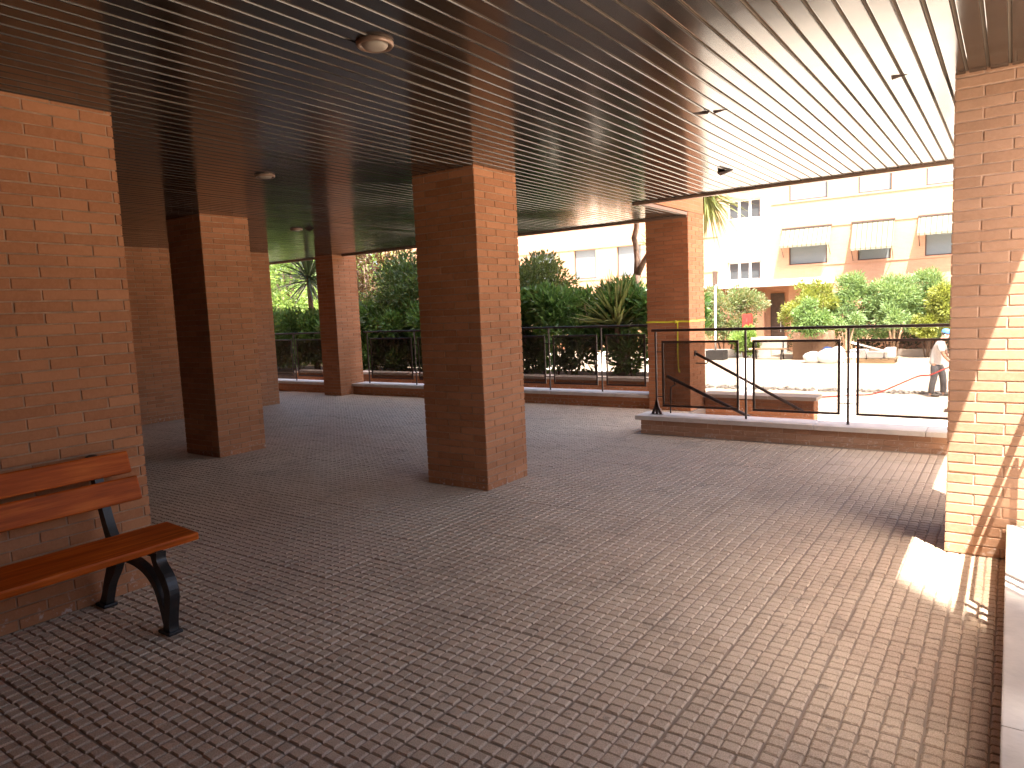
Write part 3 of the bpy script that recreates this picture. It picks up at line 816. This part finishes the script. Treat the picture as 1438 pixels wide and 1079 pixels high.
def tree(label, c, rad, zb, n, L, W, mat, k=60, r=.25):
    t = thing('leafy_tree', label, 'tree', (c[0], c[1], zb), 'trees beyond the planter')
    p, d = crown_pts(c, rad, n, k, .30, .5); v, f = leaves(p, d, L, W); mobj('crown', v, f, mat, t)
    mb = MB(); mb.tube([(c[0], c[1], zb), (c[0]+.1, c[1], zb+(c[2]-zb)*.6), (c[0], c[1], c[2]+rad[2]*.3)], [r, r*.8, r*.3], 9)
    for i in range(5):
        a = i*1.3; mb.tube([(c[0]+.08, c[1], zb+(c[2]-zb)*.55), (c[0]+rad[0]*.6*math.cos(a), c[1]+rad[1]*.6*math.sin(a), c[2]+rad[2]*.2)], [r*.5, r*.15], 6)
    mb.obj('trunk', M['bark'], t, True)
tree('wide bright green sunlit tree seen left of the far column', (-33.5, 26, 3.2), (5.5, 3.2, 4.6), GZ, 16000, .30, .14, LF['sunny'], 80)
tree('bright green tree glimpsed between the far column and the bronze leaves', (-27.5, 25, 2.6), (3.0, 2.4, 3.4), GZ, 8000, .28, .13, LF['sunny'], 60)
tree('pale green tree standing farthest left beyond the other trees', (-45, 36, 4.5), (7, 4, 6), GZ, 11000, .45, .2, LF['sunny'], 70, .3)

# ------------------------------------------------------------------ far apartment building
FY = 38.0
fb = thing('apartment_building', 'sunlit pinkish brick apartment building across the courtyard', 'building', (-15, FY, GZ))
def shut(x0, x1, z0=3.26, z1=4.97): return (x0, x1, z0, z1)
three = [(-12.47, -10.77, 5.80, 6.78), (-12.49, -10.78, 2.62, 3.57), (-15.9, -14.4, 5.8, 6.78)]
shutw = []
for x0, x1 in ((-34.4, -32.8), (-31.3, -29.7), (-28.2, -26.6), (-25.1, -23.38), (-21.92, -20.43), (-19.03, -17.5)):
    shutw += [shut(x0, x1, 3.24, 4.97), shut(x0, x1, 6.45, 8.15)]
awn = [(-9.36, -7.55), (-6.18, -4.75), (-3.36, -1.75), (-.5, 1.2), (2.4, 4.0)]
for x0, x1 in awn:
    shutw += [shut(x0, x1, 3.24, 4.97), shut(x0, x1, 6.42, 8.10)]
BX0, BX1, BZ1 = -38.6, 9.0, 13.0
gz0 = 2.2
openings = three+shutw+[(BX0-.01, -7.35, GZ-1, gz0)]
openings[-1] = (-15.5, -7.35, GZ, gz0)
def wall_with_openings(x0, x1, z0, z1, y, ops, depth):
    xs = sorted({x0, x1, *[o[0] for o in ops], *[o[1] for o in ops]}); zs = sorted({z0, z1, *[o[2] for o in ops], *[o[3] for o in ops]})
    xs = [x for x in xs if x0 <= x <= x1]; zs = [z for z in zs if z0 <= z <= z1]
    mb = MB()
    for a, b in zip(xs[:-1], xs[1:]):
        for c, d in zip(zs[:-1], zs[1:]):
            mx, mz = (a+b)/2, (c+d)/2
            if any(o[0] < mx < o[1] and o[2] < mz < o[3] for o in ops): continue
            mb.add([(a, y, c), (b, y, c), (b, y, d), (a, y, d)], [(0, 1, 2, 3)])
    for o in ops:
        a, b, c, d = o
        mb.add([(a, y, c), (b, y, c), (b, y, d), (a, y, d), (a, y+depth, c), (b, y+depth, c), (b, y+depth, d), (a, y+depth, d)],
               [(0, 4, 5, 1), (1, 5, 6, 2), (2, 6, 7, 3), (3, 7, 4, 0)])
    return mb
wb = wall_with_openings(BX0, BX1, GZ, BZ1, FY, openings, .30)
wb.add([(BX0, FY, GZ), (BX0, FY+12, GZ), (BX0, FY+12, BZ1), (BX0, FY, BZ1), (BX1, FY, GZ), (BX1, FY+12, GZ), (BX1, FY+12, BZ1), (BX1, FY, BZ1)], [(0, 3, 2, 1), (4, 5, 6, 7), (3, 7, 6, 2)])
# recessed ground floor round the entrance
wb.add([(-15.5, FY+1.1, GZ), (-7.35, FY+1.1, GZ), (-7.35, FY+1.1, gz0), (-15.5, FY+1.1, gz0)], [(0, 1, 2, 3)])
wb.add([(-15.5, FY+.3, GZ), (-15.5, FY+1.1, GZ), (-15.5, FY+1.1, gz0), (-15.5, FY+.3, gz0), (-7.35, FY+.3, GZ), (-7.35, FY+1.1, GZ), (-7.35, FY+1.1, gz0), (-7.35, FY+.3, gz0)], [(0, 1, 2, 3), (4, 7, 6, 5), (3, 2, 6, 7)])
wb.obj('wall', M['brick_far'], fb)
def fwin(o, panes):
    x0, x1, z0, z1 = o; y = FY+.13
    fr = MB(); w = .06
    xs = [x0+(x1-x0)*i/panes for i in range(panes+1)]
    fr.box((x0, y, z0), (x1, y+.07, z0+w)); fr.box((x0, y, z1-w), (x1, y+.07, z1))
    for i, x in enumerate(xs):
        h = w if 0 < i < panes else w/2
        cx = x if 0 < i < panes else (x+w/2 if i == 0 else x-w/2)
        fr.box((cx-w/2-(.03 if 0 < i < panes else 0), y+.001, z0+w), (cx+w/2+(.03 if 0 < i < panes else 0), y+.069, z1-w))
    f = fr.obj('window', M['frame'], fb)
    gl = MB(); gl.add([(x0, y+.05, z0), (x1, y+.05, z0), (x1, y+.05, z1), (x0, y+.05, z1)], [(0, 1, 2, 3)]); gl.obj('pane', M['glass'], f)
for o in three: fwin(o, 3)
for o in shutw:
    x0, x1, z0, z1 = o; y = FY+.14
    fr = MB(); fr.box((x0, y-.03, z0), (x0+.05, y+.06, z1)); fr.box((x1-.05, y-.03, z0), (x1, y+.06, z1)); fr.box((x0+.05, y-.03, z0), (x1-.05, y+.06, z0+.05))
    f = fr.obj('window', M['dframe'], fb)
    s = MB(); s.box((x0+.05, y, z0+.05), (x1-.05, y+.03, z1)); s.obj('shutter', M['shutter'], f)
cs = MB()
for z in (3.17, 5.03, 6.36, 8.2):
    xs = BX0 if z != 6.36 else -9.6
    for a, b in ((BX0, -13.0), (-10.2 if z > 5.5 else -9.5, BX1)):
        cs.box((a, FY-.035, z-.03), (b, FY+.001, z+.03))
cs.obj('string_course', M['brick_far'], fb)
cn = MB(); cn.box((-18.0, FY-.75, gz0+.005), (-7.2, FY-.002, gz0+.34), .01); cn.obj('canopy', M['stone'], fb)
dr = MB(); dr.box((-10.55, FY+1.02, GZ), (-10.47, FY+1.09, 1.85)); dr.box((-9.93, FY+1.02, GZ), (-9.85, FY+1.09, 1.85)); dr.box((-10.47, FY+1.02, 1.77), (-9.93, FY+1.09, 1.85))
do = dr.obj('door', M['dframe'], fb)
dp = MB(); dp.box((-10.47, FY+1.04, GZ), (-9.93, FY+1.08, 1.77)); dp.obj('door_leaf', M['door'], do)
dh = MB(); dh.tube([(-10.02, FY+1.0, -.2), (-10.02, FY+1.0, .35)], .02, 6); dh.obj('handle', M['frame'], do)
sw = MB(); sw.box((-15.4, FY+.302, GZ), (-10.7, FY+.60, 1.75)); sw.box((-9.45, FY+.302, GZ), (-7.45, FY+.9, gz0-.01)); sw.obj('porch_wall', M['brick_far'], fb)

def awning(x0, x1, zt, zb, out, shade=False):
    y0, y1 = FY-.06, FY-out
    v = []; n = 12
    for i in range(n+1):
        x = x0+(x1-x0)*i/n; s = .012*math.sin(i*math.pi)
        v += [(x, y0, zt), (x, (y0+y1)/2+.01, (zt+zb)/2-.02), (x, y1, zb), (x, y1-.005, zb-.10-.02*(i % 2))]
    f = []
    for i in range(n):
        for k in range(3): f.append((i*4+k, i*4+k+1, i*4+5+k, i*4+4+k))
    o = mobj('awning', v, f, M['awning'], fb)
    a = MB(); a.box((x0-.03, FY-.10, zt-.01), (x1+.03, FY-.02, zt+.07))
    a.obj('awning_case', M['dframe'], o)
    for x in (x0+.05, x1-.05):
        a = MB(); a.tube([(x, FY-.02, zb-.55), (x, y1, zb)], .018, 6); a.obj('awning_arm', M['dframe'], o)
awning(-9.66, -7.35, 5.02, 4.19, .60); awning(-6.42, -4.60, 5.02, 3.80, .62); awning(-3.62, -1.55, 5.02, 4.26, .60); awning(-.7, 1.4, 5.02, 4.2, .60)

# ------------------------------------------------------------------ courtyard planting
bush('mottled_shrub', 'mottled green and pinkish shrub behind the pale pole beside the entrance', 'shrub', (-11.7, 35.2, .95), (1.75, 1.2, 1.55), 12000, .17, .06, LF['mixed'], GZ, 40, .33)
bush('golden_shrub', 'large round yellow green shrub behind the brick planter', 'shrub', (-7.45, 34.4, 1.0), (1.22, 1.0, 1.42), 8500, .14, .07, LF['yellow'], GZ, 44, .32)
bush('planter_shrub', 'rounded mid green shrub growing in the square brick planter', 'shrub', (-7.2, 33.0, .72), (.78, .72, 1.0), 6000, .13, .06, LF['green'], -.05, 34, .36)
bush('oleander', 'narrow upright oleander between the golden shrub and its wider neighbour', 'shrub', (-6.0, 35.6, 1.0), (.85, .9, 1.55), 8500, .20, .045, LF['olean'], GZ, 34, .34)
bush('oleander', 'wide pale oleander in the middle of the row, above the stacked pallet', 'shrub', (-4.45, 35.6, .98), (1.25, 1.0, 1.5), 12000, .20, .045, LF['olean'], GZ, 40, .33)
bush('oleander', 'tall oleander behind the worker, nearest the pale column', 'shrub', (-3.0, 36.5, 1.0), (1.2, 1.0, 1.6), 11000, .20, .045, LF['olean'], GZ, 40, .33)
bush('golden_shrub', 'yellow green shrub at the right end of the row, beyond the worker', 'shrub', (-2.05, 34.6, .85), (.95, .8, 1.05), 5000, .14, .07, LF['yellow'], GZ, 34, .34)
bush('golden_shrub', 'low yellow green shrub in front of the tall oleander', 'shrub', (-2.9, 34.4, .2), (.6, .6, .5), 2600, .14, .07, LF['yellow'], GZ, 22, .36)
bush('low_shrub', 'small bright green bush in front of the red cabinet', 'shrub', (-10.3, 33.75, -.35), (.75, .42, .62), 3800, .15, .07, LF['sunny'], GZ, 22, .36)
hedge('clipped_hedge', 'dark low hedge behind the row of oleanders', -9.0, 3.5, 36.6, 37.5, GZ+.05, .15, 9000, .14, .06, LF['dark'], GZ, 18, .1, .1)
def slim_trunk(x, y, h, label):
    t = thing('slender_tree', label, 'tree', (x, y, GZ), 'slim trunks under the oleanders')
    mb = MB()
    for dx, dy in ((0, 0), (.16, .1), (-.12, .12)):
        mb.tube([(x+dx*.3, y+dy, GZ), (x+dx, y+dy, GZ+h*.5), (x+dx*2.2, y+dy, GZ+h)], [.06, .045, .03], 7)
    mb.obj('trunk', M['palebark'], t, True)
    p, d = crown_pts((x, y, GZ+h+.25), (.6, .6, .55), 1500, 16, .4); v, f = leaves(p, d, .19, .045); mobj('crown', v, f, LF['olean'], t)
slim_trunk(-4.15, 34.6, 1.5, 'slim pale trunked young tree in front of the wide oleander')
slim_trunk(-6.05, 34.5, 1.5, 'slim pale trunked young tree behind the white sacks')

def planter_box():
    t = thing('brick_planter', 'square pale brick planter holding a rounded shrub', 'planter', (-7.17, 33.45, GZ))
    mb = MB(); x0, x1, y0, y1, z1 = -7.9, -6.44, 32.72, 34.1, .06
    for a, b in (((x0, y0, GZ), (x1, y0+.12, z1)), ((x0, y1-.12, GZ), (x1, y1, z1)), ((x0, y0+.12, GZ), (x0+.12, y1-.12, z1)), ((x1-.12, y0+.12, GZ), (x1, y1-.12, z1))): mb.box(a, b)
    mb.obj('brickwork', M['brick_pale'], t)
    s = MB(); s.box((x0+.125, y0+.125, GZ+.05), (x1-.125, y1-.125, z1-.06)); s.obj('soil', M['soil'], t)
planter_box()
kb = MB(); kb.box((-6.3, 35.0, GZ), (4.0, 35.16, -.84), .015)
tag(kb.obj('bed_kerb', M['stone']), 'pale kerb along the planting bed of oleanders', 'kerb')
kb = MB(); kb.box((-14.0, 34.2, GZ), (-9.25, 34.38, -.78), .015)
tag(kb.obj('bed_kerb', M['white']), 'white kerb of the bed in front of the entrance', 'kerb')
kb = MB(); kb.box((-10.7, 36.4, GZ), (-9.1, 36.6, -.32), .02)
tag(kb.obj('porch_parapet', M['white']), 'short white wall in front of the entrance door', 'wall')

rs = thing('fire_hose_cabinet', 'small red cabinet fixed on a post beside the mottled shrub', 'cabinet', (-10.36, 34.3, GZ))
mb = MB(); mb.box((-10.58, 34.2, .28), (-10.13, 34.38, .90), .02); mb.obj('case', M['red'], rs)
mb = MB(); mb.box((-10.40, 34.38, GZ), (-10.32, 34.44, .80)); mb.obj('post', M['dframe'], rs)
mb = MB(); mb.box((-10.38, 34.185, .50), (-10.33, 34.2, .72)); mb.obj('handle', M['dframe'], rs)

pt = thing('sign_pole', 'thin pale pole standing in a grey concrete block', 'pole', (-11.25, 32.5, GZ))
mb = MB(); mb.box((-11.68, 32.2, GZ), (-10.83, 32.85, -.70), .03); mb.obj('foot', M['concrete'], pt)
mb = MB(); mb.tube([(-11.3, 32.5, -.71), (-11.28, 32.5, 2.35)], .045, 8); mb.obj('pole', M['white'], pt, True)
mb = MB(); mb.box((-11.33, 32.28, 2.3), (-11.24, 32.72, 2.95), .01); mb.obj('plate', M['dframe'], pt)

def far_bench(x, y, label):
    t = thing('courtyard_bench', label, 'bench', (x, y, GZ))
    for z, yy, n in ((-.70, y, 'seat'), (-.36, y+.24, 'backrest')):
        mb = MB(); mb.box((x-.85, yy-(.22 if n == 'seat' else .02), z), (x+.85, yy+(.16 if n == 'seat' else .02), z+(.05 if n == 'seat' else .2)), .01); mb.obj(n, M['palebark'], t)
    for dx in (-.6, .6):
        mb = MB(); mb.strip([(0, 0), (0, .01)], .01, 0, .01); mb = MB()
        mb.tube([(x+dx, y-.2, GZ), (x+dx, y-.16, GZ+.25), (x+dx, y-.1, -.70)], .035, 6); mb.tube([(x+dx, y+.22, GZ), (x+dx, y+.14, -.8), (x+dx, y+.27, -.2)], .035, 6)
        mb.obj('leg', M['black'], t, True)
far_bench(-9.0, 32.9, 'wooden courtyard bench with dark legs left of the brick planter')

# ------------------------------------------------------------------ building materials in the courtyard
def lumpy(c, r, mat, name, label, cat, group=None, sub=3, amp=.16):
    bm = bmesh.new(); bmesh.ops.create_icosphere(bm, subdivisions=sub, radius=1)
    s = rnd.random()*50
    from mathutils import noise as nz
    for v in bm.verts:
        k = 1+amp*nz.noise(v.co*1.7+Vector((s, s, s)))+amp*.5*nz.noise(v.co*4+Vector((s, 0, 0)))
        q = v.co.copy(); q.z = max(q.z, -.72)
        v.co = Vector((q.x*abs(q.x)**-.25 if abs(q.x) > .01 else 0, q.y*abs(q.y)**-.25 if abs(q.y) > .01 else 0, q.z))*k
        v.co = Vector((c[0]+v.co.x*r[0], c[1]+v.co.y*r[1], c[2]+(v.co.z+.70)*r[2]))
    mb = MB(); mb.bm(bm)
    low = min(q[2] for q in mb.v); mb.v = [(a, b, z-low+c[2]) for a, b, z in mb.v]
    return tag(mb.obj(name, mat, smooth=True), label, cat, group)
lumpy((-6.75, 31.3, GZ), (.36, .30, .26), M['bag'], 'rubble_sack', 'white sack slumped against the brick planter', 'sack', 'white rubble sacks')
lumpy((-6.15, 31.2, GZ), (.40, .32, .33), M['bag'], 'rubble_sack', 'full white sack in front of the blue bundle', 'sack', 'white rubble sacks')
lumpy((-5.80, 31.35, GZ), (.30, .28, .38), M['bag'], 'rubble_sack', 'upright white sack beside the loaded pallet', 'sack', 'white rubble sacks')
lumpy((-6.28, 31.75, GZ), (.27, .22, .36), M['blue'], 'tarp_bundle', 'crumpled blue tarpaulin bundle behind the white sacks', 'tarpaulin')
def pallet():
    t = thing('wood_pallet', 'wooden pallet carrying white wrapped blocks', 'pallet', (-4.6, 31.6, GZ))
    mb = MB()
    for i in range(7): mb.box((-5.52+i*.27, 31.2, GZ+.15), (-5.52+i*.27+.21, 32.1, GZ+.185), .004)
    mb.obj('deck', M['pallet'], t)
    for y in (31.2, 31.6, 31.98):
        b = MB(); b.box((-5.5, y, GZ), (-3.72, y+.1, GZ+.148), .004); b.obj('bearer', M['pallet'], t)
pallet()
for k, (x, y, w, h, lab) in enumerate(((-5.05, 31.62, .62, .34, 'white wrapped block at the left end of the pallet'), (-4.42, 31.6, .58, .26, 'low white wrapped block in the middle of the pallet'), (-3.92, 31.64, .36, .42, 'tall white wrapped block at the right end of the pallet'))):
    bb = MB(); bb.box((x-w/2, y-.33, GZ+.187), (x+w/2, y+.33, GZ+.187+h), .05)
    tag(bb.obj('wrapped_block', M['bag'], smooth=True), lab, 'block', 'blocks on the pallet')
bb = MB(); bb.obox((-4.6, 31.22, -.50), (1.35, .16, .05), Matrix.Rotation(R(16), 3, 'Y'), .006)
tag(bb.obj('white_plank', M['white']), 'long white plank leaning across the blocks on the pallet', 'plank')
# broken edge of the paving where the yard is being dug up
v = []; f = []
rb = MB()
for i in range(330):
    x = rnd.uniform(-9.5, -1.2); y = 21.95+rnd.gauss(0, .10)+.03*math.sin(x*3); s = rnd.uniform(.02, .07)
    a = Matrix.Rotation(rnd.random()*6, 3, Vector((rnd.random()-.5, rnd.random()-.5, rnd.random())).normalized())
    rb.obox((x, y, GZ+s*.35), (s*2*rnd.uniform(.6, 1.2), s*1.6, s), a)
tag(rb.obj('rubble', M['rubble']), 'line of broken paving rubble across the courtyard', kind='stuff')

cn = thing('traffic_cone', 'red traffic cone standing half hidden behind the pale column', 'cone', (-1.02, 18.9, GZ))
mb = MB(); mb.lathe([(.15, .03), (.035, .68), (.02, .69)], (-1.02, 18.9, GZ), 20); mb.obj('body', M['red'], cn, True)
mb = MB(); mb.box((-1.22, 18.7, GZ), (-.82, 19.1, GZ+.03), .01); mb.obj('foot', M['dframe'], cn)

# ------------------------------------------------------------------ worker
def skin(name, chains, mat, parent, sub=2):
    """chains: list of (parent_index or None, [(x,y,z,r), ...]) grown into one surface"""
    vs = []; es = []; rs = []; idx = {}
    for key, start, pts in chains:
        prev = idx[start] if start is not None else None
        for k, (x, y, z, r) in enumerate(pts):
            vs.append((x, y, z)); rs.append(r); i = len(vs)-1; idx[(key, k)] = i
            if prev is not None: es.append((prev, i))
            prev = i
    b = BASE[parent.name]
    me = bpy.data.meshes.new(name); me.from_pydata([tuple(Vector(q)-b) for q in vs], es, [])
    o = bpy.data.objects.new(name, me); C.objects.link(o); o.parent = parent; BASE[o.name] = b
    m = o.modifiers.new('skin', 'SKIN'); m.use_smooth_shade = True
    for i, d in enumerate(me.skin_vertices[0].data):
        d.radius = (rs[i], rs[i]); d.use_root = (i == 0)
    s = o.modifiers.new('sub', 'SUBSURF'); s.levels = sub; s.render_levels = sub
    me.materials.append(mat); return o
WX, WY, WZ = -1.60, 21.5, GZ
wk = thing('person', 'worker in white t-shirt, grey trousers and blue cap holding a red hose', 'person', (WX, WY, WZ))
def w(x, y, z, r): return (WX+x, WY+y, WZ+z, r)
body = [
 ('t', None, [w(0, 0, .92, .095), w(.02, .0, 1.06, .11), w(.05, .0, 1.22, .14), w(.08, .0, 1.38, .14), w(.12, 0, 1.46, .075), w(.16, 0, 1.53, .055), w(.20, 0, 1.60, .085), w(.22, 0, 1.67, .092)]),
 ('face', ('t', 6), [w(.275, 0, 1.575, .045)]),
 ('la', ('t', 3), [w(.10, -.19, 1.39, .062), w(.14, -.235, 1.25, .050), w(.19, -.24, 1.10, .042), w(.28, -.20, .98, .036), w(.37, -.15, .90, .029), w(.42, -.13, .87, .034)]),
 ('lf1', ('la', 5), [w(.465, -.10, .858, .011), w(.475, -.085, .838, .010), w(.455, -.08, .825, .009)]),
 ('lf2', ('la', 5), [w(.475, -.12, .850, .011), w(.482, -.105, .828, .010), w(.462, -.10, .816, .009)]),
 ('lf3', ('la', 5), [w(.470, -.14, .842, .011), w(.476, -.125, .820, .010), w(.456, -.12, .810, .009)]),
 ('lf4', ('la', 5), [w(.460, -.16, .838, .010), w(.466, -.148, .820, .009), w(.448, -.142, .812, .008)]),
 ('lt', ('la', 5), [w(.445, -.095, .885, .012), w(.462, -.075, .872, .010)]),
 ('ra', ('t', 3), [w(.10, .19, 1.39, .062), w(.16, .235, 1.25, .050), w(.22, .24, 1.11, .042), w(.32, .19, 1.0, .036), w(.42, .12, .93, .029), w(.47, .09, .905, .034)]),
 ('rf1', ('ra', 5), [w(.515, .07, .90, .011), w(.525, .055, .88, .010), w(.505, .05, .868, .009)]),
 ('rf2', ('ra', 5), [w(.520, .09, .89, .011), w(.528, .078, .868, .010), w(.508, .072, .858, .009)]),
 ('rf3', ('ra', 5), [w(.516, .11, .882, .011), w(.522, .10, .86, .010), w(.502, .094, .85, .009)]),
 ('rf4', ('ra', 5), [w(.506, .128, .878, .010), w(.512, .118, .86, .009), w(.494, .112, .852, .008)]),
 ('rt', ('ra', 5), [w(.49, .055, .925, .012), w(.508, .04, .912, .010)]),
 ('ll', ('t', 0), [w(-.02, -.09, .84, .075), w(-.02, -.12, .66, .082), w(-.03, -.13, .48, .060), w(-.07, -.13, .30, .058), w(-.10, -.13, .10, .042), w(-.08, -.13, .05, .042), w(.03, -.14, .035, .035), w(.10, -.14, .03, .028)]),
 ('rl', ('t', 0), [w(.04, .09, .84, .075), w(.12, .12, .66, .082), w(.16, .13, .48, .060), w(.17, .13, .30, .058), w(.17, .13, .10, .042), w(.18, .13, .05, .042), w(.28, .15, .035, .035), w(.35, .15, .03, .028)]),
]
skin('body', body, M['skin'], wk)
skin('shirt', [('s', None, [w(-.01, 0, .80, .172), w(.0, 0, .92, .168), w(.02, 0, 1.05, .160), w(.05, 0, 1.22, .165), w(.08, 0, 1.38, .158), w(.115, 0, 1.455, .088)]),
               ('a', ('s', 4), [w(.10, -.19, 1.395, .088), w(.135, -.238, 1.25, .082), w(.145, -.24, 1.19, .080)]),
               ('b', ('s', 4), [w(.10, .19, 1.395, .088), w(.155, .238, 1.25, .082), w(.165, .24, 1.19, .080)])], M['shirt'], wk)
skin('trousers', [('s', None, [w(0, 0, .93, .150), w(.0, 0, .88, .145)]),
                  ('a', ('s', 1), [w(-.02, -.10, .82, .122), w(-.02, -.12, .66, .102), w(-.03, -.13, .48, .085), w(-.07, -.13, .30, .082), w(-.09, -.13, .08, .078)]),
                  ('b', ('s', 1), [w(.05, .10, .82, .122), w(.12, .12, .66, .102), w(.16, .13, .48, .085), w(.17, .13, .30, .082), w(.175, .13, .08, .078)])], M['jeans'], wk)
skin('shoe', [('s', None, [w(-.10, -.13, .06, .052), w(.0, -.135, .045, .048), w(.11, -.14, .038, .036)])], M['shoe'], wk, 1)
skin('shoe', [('s', None, [w(.16, .13, .06, .052), w(.26, .145, .045, .048), w(.37, .15, .038, .036)])], M['shoe'], wk, 1)
skin('hair', [('s', None, [w(.17, 0, 1.60, .080), w(.185, 0, 1.66, .098)])], M['hair'], wk, 2)
mb = MB(); mb.lathe([(.108, .0), (.112, .03), (.10, .075), (.065, .105), (.01, .115)], (0, 0, 0), 20)
mt = Matrix.Translation((WX+.215, WY, WZ+1.665)) @ Matrix.Rotation(R(14), 4, 'Y')
mb.v = [tuple(mt @ Vector(q)) for q in mb.v]
br = MB(); br.box((.07, -.075, -.004), (.205, .075, .008), .003); mb.add([tuple(mt @ Vector(q)) for q in br.v], br.f)
mb.obj('cap', M['cap'], wk)
fc = MB()
for s in (-1, 1):
    fc.lathe([(.010, -.006), (.012, 0), (.006, .006)], (WX+.305, WY+.032*s, WZ+1.632), 8)
fc.obj('eye', M['hair'], wk)
fc = MB()
fc.tube([(WX+.30, WY, WZ+1.63), (WX+.333, WY, WZ+1.597)], [.010, .017], 8)
for s in (-1, 1): fc.tube([(WX+.20, WY+.088*s, WZ+1.63), (WX+.205, WY+.098*s, WZ+1.595)], [.022, .014], 8)
fc.tube([(WX+.312, WY-.022, WZ+1.563), (WX+.318, WY, WZ+1.560), (WX+.312, WY+.022, WZ+1.563)], .007, 6)
fc.obj('face', M['skin'], wk, True)

hp = [(WX+.9, WY+.35, GZ+.70), (WX+.70, WY+.2, GZ+.86), (WX+.50, WY+.08, GZ+.885), (WX+.445, WY-.12, GZ+.845), (WX+.2, WY-.33, GZ+.75), (WX-.1, WY-.38, GZ+.60), (-1.98, 21.2, -.60), (-2.5, 21.15, -.86), (-2.85, 21.2, -1.04), (-3.15, 21.25, GZ+.025), (-3.55, 21.0, GZ+.022), (-4.2, 20.4, GZ+.022), (-5.2, 19.6, GZ+.022), (-6.8, 19.0, GZ+.022)]
def smooth(pts, k=6):
    P_ = [Vector(p) for p in pts]; out = []
    for i in range(len(P_)-1):
        a, b, c, d = P_[max(0, i-1)], P_[i], P_[i+1], P_[min(len(P_)-1, i+2)]
        for j in range(k):
            t = j/k
            out.append(.5*((2*b)+(c-a)*t+(2*a-5*b+4*c-d)*t*t+(3*b-a-3*c+d)*t**3))
    out.append(P_[-1]); return out
mb = MB(); mb.tube(smooth(hp), .017, 8)
tag(mb.obj('red_hose', M['hose'], smooth=True), 'thin red hose running from the worker across the bright ground', 'hose')

# ------------------------------------------------------------------ light
w_ = bpy.data.worlds.new('World'); bpy.context.scene.world = w_; w_.use_nodes = True
nt = w_.node_tree; bg = nt.nodes['Background']
sky = nt.nodes.new('ShaderNodeTexSky'); sky.sky_type = 'NISHITA'; sky.sun_disc = False
sd = Vector((1, -1.2, 3.35)).normalized()
sky.sun_elevation = math.asin(sd.z); sky.sun_rotation = math.atan2(sd.x, sd.y)
nt.links.new(sky.outputs[0], bg.inputs[0]); bg.inputs[1].default_value = .13; sky.dust_density = 5; sky.air_density = .8; sky.ozone_density = .6
sl_ = bpy.data.lights.new('sun', 'SUN'); sl_.energy = 4.2; sl_.angle = R(.5); sl_.color = (1, .945, .87)
so = bpy.data.objects.new('sun', sl_); C.objects.link(so)
so.rotation_euler = (-sd).to_track_quat('-Z', 'Y').to_euler(); so.location = (3, -3, 20)

# ------------------------------------------------------------------ camera
yaw, pit, rol = R(35.34302336), R(-6.02957413), R(-2.41707743)
fw = Vector((-math.sin(yaw)*math.cos(pit), math.cos(yaw)*math.cos(pit), math.sin(pit)))
rt = Vector((math.cos(yaw), math.sin(yaw), 0)); up = rt.cross(fw)
r2 = rt*math.cos(rol)+up*math.sin(rol); u2 = -rt*math.sin(rol)+up*math.cos(rol)
cam = bpy.data.cameras.new('camera'); co = bpy.data.objects.new('camera', cam); C.objects.link(co)
Mx = Matrix((r2, u2, -fw)).transposed().to_4x4(); Mx.translation = (0, 0, 1.6); co.matrix_world = Mx
cam.sensor_width = 36; cam.lens = 993.5128/1438*36; cam.clip_start = .05; cam.clip_end = 600
s = bpy.context.scene; s.camera = co
s.view_settings.view_transform = 'Standard'; s.view_settings.look = 'None'; s.view_settings.gamma = 1
s.view_settings.exposure = 2.75
s.cycles.use_denoising = True
s.cycles.max_bounces = 12; s.cycles.diffuse_bounces = 6; s.cycles.glossy_bounces = 4; s.cycles.transparent_max_bounces = 12
s.cycles.sample_clamp_indirect = 8
